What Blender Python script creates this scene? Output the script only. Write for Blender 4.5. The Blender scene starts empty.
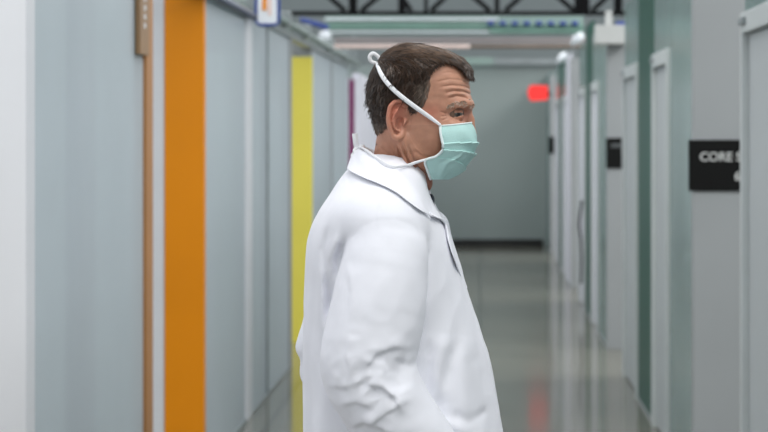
import bpy, bmesh, math, random
import numpy as np
from mathutils import Vector
try:
    import openvdb as vdb
except ImportError:
    import pyopenvdb as vdb

SC = bpy.context.scene
COL = SC.collection
random.seed(7)
RNG = np.random.default_rng(7)

# ------------------------------------------------------------------ camera, world, light, exposure
cam_d = bpy.data.cameras.new('camera')
cam = bpy.data.objects.new('camera', cam_d)
COL.objects.link(cam)
cam.location = (0.0, 0.0, 1.64)
cam.rotation_euler = (math.pi / 2, 0, 0)
cam_d.sensor_width = 36.0
cam_d.lens = 36.0 * 2030.0 / 768.0
cam_d.shift_x = -96.0 / 768.0
cam_d.shift_y = -81.0 / 768.0
cam_d.clip_end = 200
cam_d.dof.use_dof = True
cam_d.dof.focus_distance = 3.44
cam_d.dof.aperture_fstop = 7.5
SC.camera = cam

w = bpy.data.worlds.new('world')
SC.world = w
w.use_nodes = True
w.node_tree.nodes['Background'].inputs['Color'].default_value = (0.90, 0.95, 1.0, 1)
w.node_tree.nodes['Background'].inputs['Strength'].default_value = 0.62

SC.view_settings.view_transform = 'Standard'
SC.view_settings.look = 'None'
SC.view_settings.gamma = 1.0
SC.view_settings.use_curve_mapping = False
SC.view_settings.exposure = 0.5

def area(name, loc, sx, sy, power, color=(1, 0.985, 0.96), rot=(0, 0, 0)):
    l = bpy.data.lights.new(name, 'AREA')
    l.shape = 'RECTANGLE'; l.size = sx; l.size_y = sy
    l.energy = power; l.color = color
    o = bpy.data.objects.new(name, l)
    COL.objects.link(o); o.location = loc; o.rotation_euler = rot
    return o

CEIL = 5.2
LIGHT_ROWS = [(1.0, 2.0, 70), (-0.2, 9.5, 60), (-0.2, 16.5, 50), (-0.2, 23.0, 40), (0.0, 28.6, 20)]
for (lx, ly, pw) in LIGHT_ROWS:
    area('hall_light', (lx, ly, 4.55), 2.6, 1.8, pw)
area('hall_light', (0.6, -2.6, 4.55), 2.6, 1.8, 60)
for ly in (6.5, 13.5, 20.0, 26.0):
    area('unseen_side_light', (-3.1, ly, 4.3), 1.4, 2.4, 25)
    area('unseen_side_light', (3.4, ly, 4.4), 1.4, 2.6, 100)  # unseen row, added strong on the right to brighten the left wall

# ------------------------------------------------------------------ helpers
def lin(c):
    return tuple(((x / 255.0) / 12.92 if x <= 10.3 else (((x / 255.0) + 0.055) / 1.055) ** 2.4) for x in c) + (1.0,)

def nodes(m):
    m.use_nodes = True
    nt = m.node_tree
    return nt, nt.nodes['Principled BSDF'], nt.nodes['Material Output']

def mat(name, rgb, rough=0.5, amp=0.05, scale=6.0, bump=0.0, bscale=60.0, spec=0.5, metal=0.0, stretch=(1, 1, 1)):
    m = bpy.data.materials.new(name)
    nt, b, out = nodes(m)
    tc = nt.nodes.new('ShaderNodeTexCoord')
    mp = nt.nodes.new('ShaderNodeMapping'); mp.inputs['Scale'].default_value = stretch
    nt.links.new(tc.outputs['Object'], mp.inputs['Vector'])
    n = nt.nodes.new('ShaderNodeTexNoise'); n.inputs['Scale'].default_value = scale
    n.inputs['Detail'].default_value = 4
    nt.links.new(mp.outputs['Vector'], n.inputs['Vector'])
    r = nt.nodes.new('ShaderNodeValToRGB')
    c = lin(rgb)
    r.color_ramp.elements[0].position = 0.3; r.color_ramp.elements[1].position = 0.7
    r.color_ramp.elements[0].color = tuple(x * (1 - amp) for x in c[:3]) + (1,)
    r.color_ramp.elements[1].color = tuple(min(1, x * (1 + amp)) for x in c[:3]) + (1,)
    nt.links.new(n.outputs['Fac'], r.inputs['Fac'])
    nt.links.new(r.outputs['Color'], b.inputs['Base Color'])
    b.inputs['Roughness'].default_value = rough
    b.inputs['Metallic'].default_value = metal
    b.inputs['Specular IOR Level'].default_value = spec
    if bump:
        n2 = nt.nodes.new('ShaderNodeTexNoise'); n2.inputs['Scale'].default_value = bscale
        nt.links.new(tc.outputs['Object'], n2.inputs['Vector'])
        bp = nt.nodes.new('ShaderNodeBump'); bp.inputs['Strength'].default_value = bump
        bp.inputs['Distance'].default_value = 0.002
        nt.links.new(n2.outputs['Fac'], bp.inputs['Height'])
        nt.links.new(bp.outputs['Normal'], b.inputs['Normal'])
    return m

def glass(name, rgb, trans=0.3, rough=0.12, tint=None, spec=0.5):
    """a back-filmed, slightly milky glass sheet: partly see-through, partly scattering, glossy face"""
    m = mat(name, rgb, rough, 0.04, 1.3, spec=spec)
    nt = m.node_tree
    b = nt.nodes['Principled BSDF']; out = nt.nodes['Material Output']
    t = nt.nodes.new('ShaderNodeBsdfTransparent')
    t.inputs['Color'].default_value = lin(tint or (225, 240, 235))
    mx = nt.nodes.new('ShaderNodeMixShader'); mx.inputs['Fac'].default_value = trans
    nt.links.new(b.outputs[0], mx.inputs[1]); nt.links.new(t.outputs[0], mx.inputs[2])
    nt.links.new(mx.outputs[0], out.inputs['Surface'])
    return m

def emis(name, rgb, strength):
    m = bpy.data.materials.new(name)
    nt, b, out = nodes(m)
    n = nt.nodes.new('ShaderNodeTexNoise'); n.inputs['Scale'].default_value = 3
    r = nt.nodes.new('ShaderNodeValToRGB')
    c = lin(rgb)
    r.color_ramp.elements[0].color = tuple(x * 0.93 for x in c[:3]) + (1,)
    r.color_ramp.elements[1].color = c
    nt.links.new(n.outputs['Fac'], r.inputs['Fac'])
    nt.links.new(r.outputs['Color'], b.inputs['Emission Color'])
    b.inputs['Emission Strength'].default_value = strength
    b.inputs['Base Color'].default_value = tuple(x * 0.15 for x in c[:3]) + (1,)
    return m

def tag(o, label=None, cat=None, group=None, kind=None):
    if label: o['label'] = label
    if cat: o['category'] = cat
    if group: o['group'] = group
    if kind: o['kind'] = kind
    return o

def link(name, me, m=None, parent=None):
    o = bpy.data.objects.new(name, me)
    COL.objects.link(o)
    if m: me.materials.append(m)
    if parent:
        o.parent = parent
    return o

def empty(name, loc, label=None, cat=None, group=None, kind=None):
    o = bpy.data.objects.new(name, None)
    o.empty_display_size = 0.1
    COL.objects.link(o); o.location = loc
    return tag(o, label, cat, group, kind)

def bm_box(bm, x0, x1, y0, y1, z0, z1):
    vs = [bm.verts.new(p) for p in ((x0, y0, z0), (x1, y0, z0), (x1, y1, z0), (x0, y1, z0), (x0, y0, z1), (x1, y0, z1), (x1, y1, z1), (x0, y1, z1))]
    for f in ((3, 2, 1, 0), (4, 5, 6, 7), (0, 1, 5, 4), (1, 2, 6, 5), (2, 3, 7, 6), (3, 0, 4, 7)):
        bm.faces.new([vs[i] for i in f])

def finish(bm, name, m, parent=None, bevel=0.0, smooth=False):
    if bevel:
        bmesh.ops.bevel(bm, geom=list(bm.edges), offset=bevel, segments=2, affect='EDGES', profile=0.6)
    bmesh.ops.recalc_face_normals(bm, faces=bm.faces)
    me = bpy.data.meshes.new(name); bm.to_mesh(me); bm.free()
    if smooth:
        for p in me.polygons: p.use_smooth = True
    return link(name, me, m, parent)

def box(name, m, x0, x1, y0, y1, z0, z1, parent=None, bevel=0.004, **tg):
    """box in world coordinates; origin at its base centre (or relative to its parent's base)"""
    if x0 > x1: x0, x1 = x1, x0
    if parent is not None:
        ox, oy, oz = parent.matrix_basis.translation
        pp = parent.parent
        while pp is not None:
            t = pp.matrix_basis.translation; ox += t.x; oy += t.y; oz += t.z
            pp = pp.parent
    else:
        ox, oy, oz = (x0 + x1) / 2, (y0 + y1) / 2, z0
    bm = bmesh.new()
    bm_box(bm, x0 - ox, x1 - ox, y0 - oy, y1 - oy, z0 - oz, z1 - oz)
    o = finish(bm, name, m, parent, bevel)
    if parent is None:
        o.location = (ox, oy, oz)
    return tag(o, tg.get('label'), tg.get('cat'), tg.get('group'), tg.get('kind'))

def tube_mesh(paths, n=8, closed=False):
    """paths: list of (points Nx3, radii N) -> bmesh"""
    bm = bmesh.new()
    for pts, rad in paths:
        pts = [Vector(p) for p in pts]
        N = len(pts)
        if not hasattr(rad, '__len__'): rad = [rad] * N
        rings = []
        up = Vector((0.13, 0.31, 0.94))
        for i, p in enumerate(pts):
            a = pts[max(0, i - 1)]; b = pts[min(N - 1, i + 1)]
            if closed: a = pts[(i - 1) % N]; b = pts[(i + 1) % N]
            t = (b - a).normalized()
            s = t.cross(up)
            if s.length < 1e-4: s = t.cross(Vector((1, 0, 0)))
            s.normalize(); q = s.cross(t).normalized()
            rings.append([bm.verts.new(p + (s * math.cos(k * 2 * math.pi / n) + q * math.sin(k * 2 * math.pi / n)) * rad[i]) for k in range(n)])
        for i in range(N if closed else N - 1):
            A = rings[i]; B = rings[(i + 1) % N]
            for k in range(n):
                bm.faces.new((A[k], A[(k + 1) % n], B[(k + 1) % n], B[k]))
        if not closed:
            bm.faces.new(rings[0]); bm.faces.new(rings[-1])
    return bm

def spline(pts, n=8):
    """Catmull-Rom through pts"""
    P = [np.array(p, float) for p in pts]
    P = [2 * P[0] - P[1]] + P + [2 * P[-1] - P[-2]]
    out = []
    for i in range(1, len(P) - 2):
        for k in range(n):
            t = k / n
            out.append(0.5 * ((2 * P[i]) + (-P[i-1] + P[i+1]) * t + (2*P[i-1] - 5*P[i] + 4*P[i+1] - P[i+2]) * t * t + (-P[i-1] + 3*P[i] - 3*P[i+1] + P[i+2]) * t ** 3))
    out.append(P[-2])
    return np.array(out)

# ------------------------------------------------------------------ materials
M = {}
M['white_wall'] = mat('white_painted_panel', (246, 246, 250), 0.45, 0.02, 1.5)
M['trim_white'] = mat('white_metal_trim', (226, 228, 233), 0.35, 0.03, 3)
M['pale_wall'] = mat('pale_grey_wall', (186, 192, 194), 0.6, 0.04, 1.2)
M['room_wall'] = mat('room_back_wall', (190, 198, 200), 0.7, 0.05, 0.8)
M['far_wall'] = mat('end_wall_paint', (150, 162, 160), 0.45, 0.05, 0.5)
M['hall_wall'] = mat('hall_wall_paint', (160, 168, 168), 0.8, 0.05, 0.4)
M['ceiling'] = mat('ceiling_paint', (205, 208, 208), 0.9, 0.03, 0.6)
M['pillar'] = mat('grey_laminate', (158, 162, 164), 0.45, 0.03, 2.0)
M['lilac'] = mat('lilac_white_panel', (236, 236, 246), 0.4, 0.03, 2.0)
M['orange'] = mat('orange_laminate', (240, 146, 0), 0.35, 0.05, 1.6)
M['orange_dull'] = mat('brownish_orange_trim', (176, 124, 74), 0.5, 0.08, 3.0)  # duller, browner orange than the jamb panel
M['yellow'] = mat('yellow_laminate', (242, 228, 96), 0.35, 0.04, 1.6)
M['purple'] = mat('purple_laminate', (128, 40, 100), 0.4, 0.05, 1.6)
M['brown_sign'] = mat('tan_brown_plate', (150, 118, 84), 0.5, 0.05, 5)
M['frame_grey'] = mat('pale_grey_door_frame', (204, 210, 210), 0.4, 0.03, 3)
M['pipe_green'] = mat('dull_green_grey_pipe', (138, 152, 148), 0.5, 0.25, 9)
M['blue_grey'] = mat('dark_blue_grey_pipe', (66, 78, 104), 0.5, 0.1, 6)
M['faint_grey'] = mat('dull_grey_print', (84, 88, 90), 0.6, 0.05, 6)
M['brown_tube'] = mat('brown_grey_tube', (132, 112, 98), 0.45, 0.2, 3)
M['black'] = mat('black_plastic', (9, 10, 10), 0.6, 0.1, 6, spec=0.2)
M['black_steel'] = mat('black_painted_steel', (10, 11, 13), 0.8, 0.15, 6, spec=0.15)
M['skirting'] = mat('black_skirting', (24, 26, 26), 0.5, 0.1, 4)
M['white_letters'] = mat('white_letters', (200, 202, 200), 0.5, 0.03, 8)
M['steel'] = mat('brushed_steel', (190, 198, 204), 0.28, 0.06, 12, metal=1.0, stretch=(1, 8, 1))
M['rail_grey'] = mat('galvanised_rail', (150, 158, 160), 0.4, 0.12, 9, metal=0.4)
M['rail_pink'] = mat('pale_pink_tube', (240, 214, 205), 0.35, 0.12, 2.0)
M['rail_brown'] = mat('brown_grey_beam', (150, 142, 142), 0.5, 0.15, 1.2)
M['blue'] = mat('blue_painted_steel', (48, 74, 150), 0.4, 0.1, 5)
M['green_cable'] = mat('green_cable_jacket', (124, 164, 150), 0.5, 0.12, 5)
M['bracket'] = mat('bright_white_bracket', (235, 240, 246), 0.3, 0.03, 6)
M['red_sign'] = emis('lit_red_sign', (255, 52, 48), 0.72)
M['glass_left'] = glass('milky_glass_left', (212, 219, 228), 0.30, 0.30)
M['glass_pale'] = glass('pale_partition_glass', (150, 170, 168), 0.25, 0.2, spec=0.35)
M['glass_green'] = glass('deep_green_glass', (50, 98, 84), 0.15, 0.35, (120, 180, 160), 0.08)
M['glass_band'] = glass('clear_green_glass_band', (188, 208, 202), 0.45, 0.08, (200, 224, 216))
M['glass_edge'] = mat('green_glass_edge', (70, 128, 108), 0.2, 0.06, 4)

def floor_mat():
    m = bpy.data.materials.new('polished_grey_floor')
    nt, b, out = nodes(m)
    tc = nt.nodes.new('ShaderNodeTexCoord')
    br = nt.nodes.new('ShaderNodeTexBrick')
    br.offset = 0.0
    br.inputs['Scale'].default_value = 1.0
    br.inputs['Brick Width'].default_value = 1.2
    br.inputs['Row Height'].default_value = 1.55
    br.inputs['Mortar Size'].default_value = 0.012
    br.inputs['Color1'].default_value = lin((124, 122, 110))
    br.inputs['Color2'].default_value = lin((112, 111, 101))
    br.inputs['Mortar'].default_value = lin((70, 70, 64))
    nt.links.new(tc.outputs['Object'], br.inputs['Vector'])
    n = nt.nodes.new('ShaderNodeTexNoise'); n.inputs['Scale'].default_value = 1.4; n.inputs['Detail'].default_value = 6
    nt.links.new(tc.outputs['Object'], n.inputs['Vector'])
    mx = nt.nodes.new('ShaderNodeMix'); mx.data_type = 'RGBA'; mx.blend_type = 'MULTIPLY'
    mx.inputs['Factor'].default_value = 0.35
    nt.links.new(br.outputs['Color'], mx.inputs['A']); nt.links.new(n.outputs['Color'], mx.inputs['B'])
    r = nt.nodes.new('ShaderNodeValToRGB')
    r.color_ramp.elements[0].color = (0.55, 0.55, 0.55, 1); r.color_ramp.elements[1].color = (1, 1, 1, 1)
    nt.links.new(n.outputs['Fac'], r.inputs['Fac']); nt.links.new(r.outputs['Color'], mx.inputs['B'])
    nt.links.new(mx.outputs['Result'], b.inputs['Base Color'])
    b.inputs['Roughness'].default_value = 0.11
    b.inputs['Specular IOR Level'].default_value = 0.55
    return m
M['floor'] = floor_mat()

# ------------------------------------------------------------------ the setting
XL, XR = -1.33, 0.97
YB = -4.0
box('floor', M['floor'], -9, 9, YB, 34, -0.1, 0.0, bevel=0, kind='structure')
box('wall_back', M['hall_wall'], -9, 9, YB - 0.1, YB, 0, CEIL, bevel=0, kind='structure')
box('wall_front', M['hall_wall'], -9, 9, 34, 34.1, 0, CEIL, bevel=0, kind='structure')
box('wall_west', M['hall_wall'], -9.1, -9, YB, 34, 0, CEIL, bevel=0, kind='structure')
box('wall_east', M['hall_wall'], 9, 9.1, YB, 34, 0, CEIL, bevel=0, kind='structure')
box('wall_end', M['far_wall'], -2.2, 2.2, 30.0, 30.12, 0, 2.67, bevel=0, kind='structure')
box('baseboard_end', M['skirting'], -1.3, 0.93, 29.97, 30.0, 0, 0.1, bevel=0.003, kind='structure')
# rooms behind the glass
for s, xa, xb in ((-1, -4.0, -4.1), (1, 4.0, 4.1)):
    box('wall_room_' + ('left' if s < 0 else 'right'), M['room_wall'], xa, xb, 2.0, 30, 0, 2.6, bevel=0, kind='structure')

# ---- left side
LT = 2.32
box('wall_left', M['white_wall'], XL, XL - 0.12, YB, 5.95, 0, LT, bevel=0.003, kind='structure')
box('trim_1', M['trim_white'], XL + 0.0, XL - 0.12, 5.955, 6.07, 0, LT, bevel=0.004, kind='structure')

def lglass(y0, y1, label, group=None, m='glass_left'):
    t = empty('glass_partition', (XL - 0.02, (y0 + y1) / 2, 0), label, 'glass panel', group, kind='thing')
    box('pane', M[m], XL - 0.012, XL - 0.026, y0 + 0.004, y1 - 0.004, 0.02, LT - 0.005, t, 0.001)
    box('bottom_channel', M['rail_grey'], XL - 0.002, XL - 0.045, y0 + 0.004, y1 - 0.004, 0, 0.02, t, 0.001)
    return t
lglass(6.075, 8.09, 'large milky glass wall panel between the near white wall and the orange trim')
t = box('post', M['rail_grey'], -1.60, -1.66, 8.12, 8.45, 0, 2.3, label='grey post standing behind the nearest left glass panel', cat='post')
box('trim_2', M['orange_dull'], XL, XL - 0.05, 8.10, 8.26, 0, LT, bevel=0.004, kind='structure')
# projecting tan plate
t = empty('sign_plate', (XL + 0.006, 7.95, 1.955), 'narrow tan sign plate mounted high beside the orange doorway trim', 'sign')
box('plate', M['brown_sign'], XL - 0.008, XL + 0.012, 7.88, 8.09, 1.955, 2.315, t, 0.003)
for k in range(7):
    box('mark', M['trim_white'], XL + 0.0125, XL + 0.014, 7.96, 8.0, 2.06 + k * 0.035, 2.08 + k * 0.035, t, 0.0)

def jamb(y, colour, label_c, x_out, x_in, white_to, htop=2.29):
    t = empty('door_jamb', ((x_out + x_in) / 2, y + 0.04, 0), label_c, 'door jamb')
    box('coloured_panel', M[colour], x_in, x_out, y, y + 0.07, 0, htop, t, 0.003)
    box('frame_post', M['trim_white'], x_out - 0.002, white_to, y + 0.004, y + 0.07, 0, htop + 0.02, t, 0.003)
    box('top_cap', M['pillar'], x_in - 0.002, white_to, y + 0.002, y + 0.07, htop + 0.02, LT + 0.06, t, 0.002)
jamb(9.78, 'orange', 'wide bright orange door jamb panel on the left side of the corridor', -1.52, XL, -1.66, 2.33)
jamb(16.07, 'yellow', 'pale yellow door jamb panel behind the man\'s back', -1.49, XL, -1.60, 2.26)
t = empty('door_jamb', (-1.42, 22.4, 0), 'thin dark purple door jamb strip left of the man\'s collar', 'door jamb')
box('coloured_panel', M['purple'], -1.385, -1.445, 22.36, 22.43, 0, 2.25, t, 0.003)
box('frame_post', M['lilac'], -1.447, -1.62, 22.365, 22.43, 0, 2.27, t, 0.003)
box('side_strip', M['lilac'], -1.383, XL, 22.365, 22.43, 0, 2.27, t, 0.003)
# partitions between the left rooms
for k, y in enumerate((9.86, 16.15, 22.45)):
    box('wall_partition_left', M['white_wall'], -1.67, -4.0, y, y + 0.08, 0, 2.3, bevel=0, kind='structure')
lglass(9.86, 11.60, 'tall pale blue-grey glass panel just behind the orange jamb')
box('post', M['trim_white'], XL, XL - 0.06, 11.605, 11.86, 0, LT, label='white vertical post between two glass panels left of the yellow jamb', cat='post')
lglass(11.865, 12.75, 'narrow glass panel just beyond the white post on the left')
box('post', M['rail_grey'], XL, XL - 0.05, 12.755, 12.79, 0, LT, label='thin grey mullion between the two narrow left glass panels', cat='post')
lglass(12.795, 14.25, 'narrow glass panel ending at the yellow jamb\'s doorway')
box('post', M['pillar'], XL, XL - 0.06, 14.255, 14.36, 0, LT, label='grey post at the near edge of the yellow doorway', cat='post')
lglass(16.15, 18.3, 'pale glass panel right behind the yellow jamb', m='glass_left')
box('post', M['pillar'], XL, XL - 0.05, 18.305, 18.36, 0, LT, label='thin grey mullion between yellow and purple jambs', cat='post')
lglass(18.365, 20.6, 'far pale glass panel ending at the purple doorway')
box('wall_left_far', M['lilac'], XL, XL - 0.08, 22.45, 29.99, 0, LT, bevel=0.003, kind='structure')

# head rail on the left wall, with its clamps
def rail(name, x, y0, y1, z, r, m, parent=None):
    bm = tube_mesh([([(0, y0 - y0, 0), (0, y1 - y0, 0)], r)], 10)
    o = finish(bm, name, M[m], parent, smooth=True)
    if parent is None: o.location = (x, y0, z)
    else: o.location = Vector((x, y0, z)) - parent.location
    return o
t = empty('overhead_rail', (XL - 0.03, 6.0, LT + 0.002), 'grey head rail with pipes running along the top of the left glass wall', 'rail')
for (a, b) in ((5.96, 14.36), (16.15, 20.6)):
    box('channel', M['rail_grey'], XL + 0.005, XL - 0.06, a, b, LT + 0.002, LT + 0.045, t, 0.004)
box('lintel', M['rail_grey'], XL + 0.005, XL - 0.06, 14.361, 16.149, LT + 0.002, LT + 0.045, t, 0.004)
rail('pipe', XL - 0.10, 9.0, 21.9, LT + 0.10, 0.035, 'pipe_green', t)
rail('pipe', XL + 0.03, 12.1, 21.9, LT + 0.075, 0.022, 'pipe_green', t)
rail('blue_pipe', XL + 0.025, 8.4, 11.8, LT + 0.005, 0.018, 'blue_grey', t)
for y in (12.2, 13.6, 15.2, 17.6, 19.6):
    box('clamp', M['rail_grey'], XL + 0.06, XL - 0.14, y, y + 0.09, LT + 0.046, LT + 0.15, t, 0.01)

# blue framed striped sign over the left wall
t = empty('hanging_sign', (-1.20, 11.9, 2.28), 'small striped sign in a blue frame hanging at the top of the left wall', 'sign')
def arch(name, m, x0, x1, z0, z1, y, r, th, parent, mat_, thick=0.014):
    pts = []
    for (cx, cz, a0) in ((x1 - r, z0 + r, -90), (x1 - r, z1 - r, 0), (x0 + r, z1 - r, 90), (x0 + r, z0 + r, 180)):
        for k in range(7):
            a = math.radians(a0 + 15 * k)
            pts.append((cx + r * math.cos(a), y, cz + r * math.sin(a)))
    o = parent.location
    bm = tube_mesh([([(p[0] - o.x, p[1] - o.y, p[2] - o.z) for p in pts], th)], 8, closed=True)
    return finish(bm, name, mat_, parent, smooth=True)
arch('frame', None, -1.312, -1.18, 2.285, 2.62, 11.9, 0.03, 0.010, t, M['blue'])
box('face', M['bracket'], -1.302, -1.19, 11.895, 11.91, 2.295, 2.61, t, 0.002)
box('stripe', M['orange'], -1.275, -1.250, 11.888, 11.894, 2.37, 2.60, t, 0.0)
box('stripe', M['rail_pink'], -1.240, -1.222, 11.888, 11.894, 2.34, 2.60, t, 0.0)
# blue steel strut on the left
o = rail('steel_strut', 0, 0, 1, 0, 0.03, 'blue')
bpy.data.objects.remove(o)
bm = tube_mesh([([(0, 0, 0), (0.26, 0.0, -0.075)], 0.026)], 8)
o = finish(bm, 'steel_strut', M['blue'], smooth=True); o.location = (-1.68, 19.0, 2.72)
tag(o, 'short blue steel strut above the left wall over the yellow jamb', 'strut')

# ---- right side
RT = 2.52
def rpane(parent, m, y0, y1, z0, z1):
    box('pane', M[m], XR + 0.012, XR + 0.026, y0 + 0.004, y1 - 0.004, z0, z1, parent, 0.001)
    box('edge_strip', M['glass_edge'], XR + 0.008, XR + 0.030, y0 - 0.004, y0 + 0.003, z0, z1, parent, 0.001)
WH = ['nearest', 'second', 'third', 'fourth', 'fifth']
door_n = [0]
def door(y0, y1, leaf, top=2.09):
    door_n[0] += 1
    t = empty('door_%d' % door_n[0], (XR + 0.03, (y0 + y1) / 2, 0), kind='structure')
    f = 0.05
    bm = bmesh.new()
    ox, oy = t.location.x, t.location.y
    for (a, b, c, d) in ((y0 + .003, y0 + f, 0, top), (y1 - f, y1 - .003, 0, top), (y0 + f, y1 - f, top - 0.075, top)):
        bm_box(bm, XR - 0.006 - ox, XR + 0.09 - ox, a - oy, b - oy, c, d)
    finish(bm, 'door_frame', M['frame_grey'], t, 0.003)
    box('door_leaf', M[leaf], XR + 0.02, XR + 0.06, y0 + f + 0.006, y1 - f - 0.006, 0.01, top - 0.08, t, 0.003)
    box('door_closer', M['rail_grey'], XR - 0.018, XR - 0.0065, y1 - 0.16, y1 - 0.03, top - 0.045, top - 0.02, t, 0.003)
    tr = box('transom', M['glass_pale'], XR + 0.012, XR + 0.026, y0 + 0.004, y1 - 0.004, top + 0.004, RT, t, 0.001)
PS = (2.99, 9.24, 15.50, 21.75, 28.0)
wh_glass = {9.24: 'pale glass panel left of the near black room sign',
            15.50: 'narrow pale glass panel left of the second black sign',
            21.75: 'far lilac-white panel left of the corridor\'s distant doors', 28.0: 'last glass sliver beside the end wall'}
for P in PS:
    near = P < 5
    if not near:
        box('pillar', M['pillar'], XR, 1.42, P, P + 0.075, 0, 2.46 if P > 10 else 2.7,
            label={9.24: 'wide grey pillar carrying the near black sign with white letters', 15.5: 'grey pillar carrying the second, smaller-looking black sign',
                   21.75: 'far pillar beyond the second sign, nearly hidden by white panels', 28.0: 'distant grey pillar beside the end wall with a tiny black sign'}[P], cat='pillar')
        box('wall_partition_right', M['white_wall'], 1.43, 4.0, P, P + 0.075, 0, 2.5, bevel=0, kind='structure')
    if near:
        box('wall_right', M['pale_wall'], XR, XR + 0.1, YB, 6.34, 0, RT, bevel=0.003, kind='structure')
    elif P < 28:
        t = empty('glass_partition', (XR + 0.02, P + 0.65, 0), wh_glass[P], 'glass panel', kind='thing')
        box('pane', M['glass_pale' if P < 20 else 'lilac'], XR + 0.012, XR + 0.026, P + 0.082, P + 1.255, 0.02, RT, t, 0.001)
        box('bottom_channel', M['rail_grey'], XR + 0.004, XR + 0.04, P + 0.082, P + 1.255, 0, 0.019, t, 0.001)
        door(P + 1.26, P + 2.20, 'lilac' if P > 14 else 'pale_wall')
        t = empty('glass_partition', (XR + 0.02, P + 2.8, 0), {9.24: 'dark green glass panel between the two nearer white door frames', 15.5: 'thin dark green glass edge beyond the second black sign',
                  21.75: 'faraway green glass panel near the end wall'}[P], 'glass panel', kind='thing')
        box('pane', M['glass_green'], XR + 0.012, XR + 0.03, P + 2.204, P + 3.355, 0.02, RT + 0.12, t, 0.001)
        box('bottom_channel', M['rail_grey'], XR + 0.004, XR + 0.04, P + 2.204, P + 3.355, 0, 0.019, t, 0.001)
    else:
        t = empty('glass_partition', (XR + 0.02, 29.0, 0), wh_glass[P], 'glass panel', kind='thing')
        box('pane', M['glass_pale'], XR + 0.012, XR + 0.026, P + 0.082, 29.99, 0.02, RT, t, 0.001)
        box('bottom_channel', M['rail_grey'], XR + 0.004, XR + 0.04, P + 0.082, 29.99, 0, 0.019, t, 0.001)
    if P < 28:
        door(P + 3.36, P + 4.54, 'pale_wall' if P < 14 else 'lilac')

# white cap box over the second sign
box('junction_box', M['white_letters'], XR - 0.10, XR + 0.14, 15.30, 15.49, 2.33, 2.47, label='white box mounted at the top of the second sign pillar', cat='box')
box('small_bracket', M['white_letters'], XR - 0.02, XR + 0.03, 15.36, 15.42, 2.475, 2.58, label='small white bracket standing on the white box of the second sign pillar', cat='bracket')
box('cable_clip', M['blue'], XR + 0.06, XR + 0.138, 15.36, 15.42, 2.472, 2.50, label='small blue clip on the white box above the second sign', cat='clip')

def text_mesh(name, s, size, m, parent, loc, align='LEFT', ext=0.001):
    c = bpy.data.curves.new(name, 'FONT'); c.body = s; c.size = size; c.extrude = ext; c.align_x = align
    c.offset = 0.0008
    o = bpy.data.objects.new(name, c); COL.objects.link(o)
    dg = bpy.context.evaluated_depsgraph_get()
    me = bpy.data.meshes.new_from_object(o.evaluated_get(dg))
    bpy.data.objects.remove(o)
    R = np.array([[1, 0, 0], [0, 0, -1], [0, 1, 0]], float)
    co = np.empty(len(me.vertices) * 3); me.vertices.foreach_get('co', co)
    co = (co.reshape(-1, 3) @ R.T) + np.array(loc)
    me.vertices.foreach_set('co', co.ravel())
    me.update()
    return link(name, me, m, parent)

def room_sign(P, x0, x1, label, l1=None, l2=None):
    z0, z1 = 1.385, 1.618
    t = empty('room_sign', ((x0 + x1) / 2, P - 0.005, z0), label, 'sign')
    box('sign_plate', M['black'], x0, x1, P - 0.010, P - 0.001, z0, z1, t, 0.002)
    if l1: text_mesh('sign_lettering', l1, 0.057, M['white_letters'], t, (x0 + 0.050 - t.location.x, -0.0065, 0.137))
    if l2: text_mesh('sign_lettering', l2, 0.06, M['white_letters'], t, (x0 + 0.208 - t.location.x, -0.0065, 0.048))
    return t
room_sign(9.24, 0.948, 1.27, 'near black wall sign reading CORE on the wide grey pillar', 'CORE S', '6')
t2 = room_sign(15.5, 0.962, 1.125, 'middle black sign with a faint white line on the second pillar')
box('text_line', M['faint_grey'], 1.00, 1.11, 15.488, 15.4895, 1.545, 1.575, t2, 0.0)
room_sign(28.0, 0.945, 1.03, 'tiny distant black sign near the end wall')

# things behind or beside the right-hand glass
t = empty('equipment_cart', (1.2, 12.0, 0), 'white cart behind the dark green glass panel', 'cart')
box('cart_body', M['white_wall'], 1.04, 1.35, 11.6, 12.4, 0.35, 0.92, t, 0.01)
for (a, b) in ((1.07, 11.65), (1.07, 12.35), (1.32, 11.65), (1.32, 12.35)):
    box('leg', M['steel'], a - 0.015, a + 0.015, b - 0.015, b + 0.015, 0.06, 0.35, t, 0.002)
    bm = tube_mesh([([(a - 1.2 - 0.012, b - 12.0, 0.031), (a - 1.2 + 0.012, b - 12.0, 0.031)], 0.03)], 14)
    finish(bm, 'caster', M['black'], t, smooth=False)
pts = spline([(0.955, 19.0, 1.03), (0.945, 19.0, 0.95), (0.93, 19.0, 0.80), (0.945, 19.0, 0.66), (0.95, 19.0, 0.45), (0.945, 19.0, 0.25)], 6)
o = finish(tube_mesh([([tuple(p - np.array((0.95, 19.0, 0.25))) for p in pts], 0.012)], 8), 'hanging_cable', M['black'], smooth=True)
o.location = (0.95, 19.0, 0.25)
tag(o, 'dark cable hanging in a curve down the far right white panels', 'cable')

# bright clamps on top of the right wall
for (y, z, lab) in ((19.91, 2.60, 'bright white angled clamp at the right end of the pink overhead tube'),
                    (23.6, 2.56, 'smaller bright clamp further back on the right wall top')):
    bm = tube_mesh([([(-0.05, 0, -0.06), (0.0, 0, 0.0), (0.06, 0, 0.05)], [0.02, 0.05, 0.03])], 10)
    o = finish(bm, 'clamp', M['bracket'], smooth=True); o.location = (0.95, y, z - 0.02)
    tag(o, lab, 'clamp')
    o['label'] = lab
bm = tube_mesh([([(-0.04, 0, -0.05), (0.0, 0, 0.0), (0.05, 0, 0.04)], [0.03, 0.06, 0.04])], 10)
o = finish(bm, 'clamp', M['bracket'], smooth=True); o.location = (-1.46, 19.0, 2.56)
tag(o, 'bright white clamp at the left end of the pink overhead tube', 'clamp')

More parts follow.
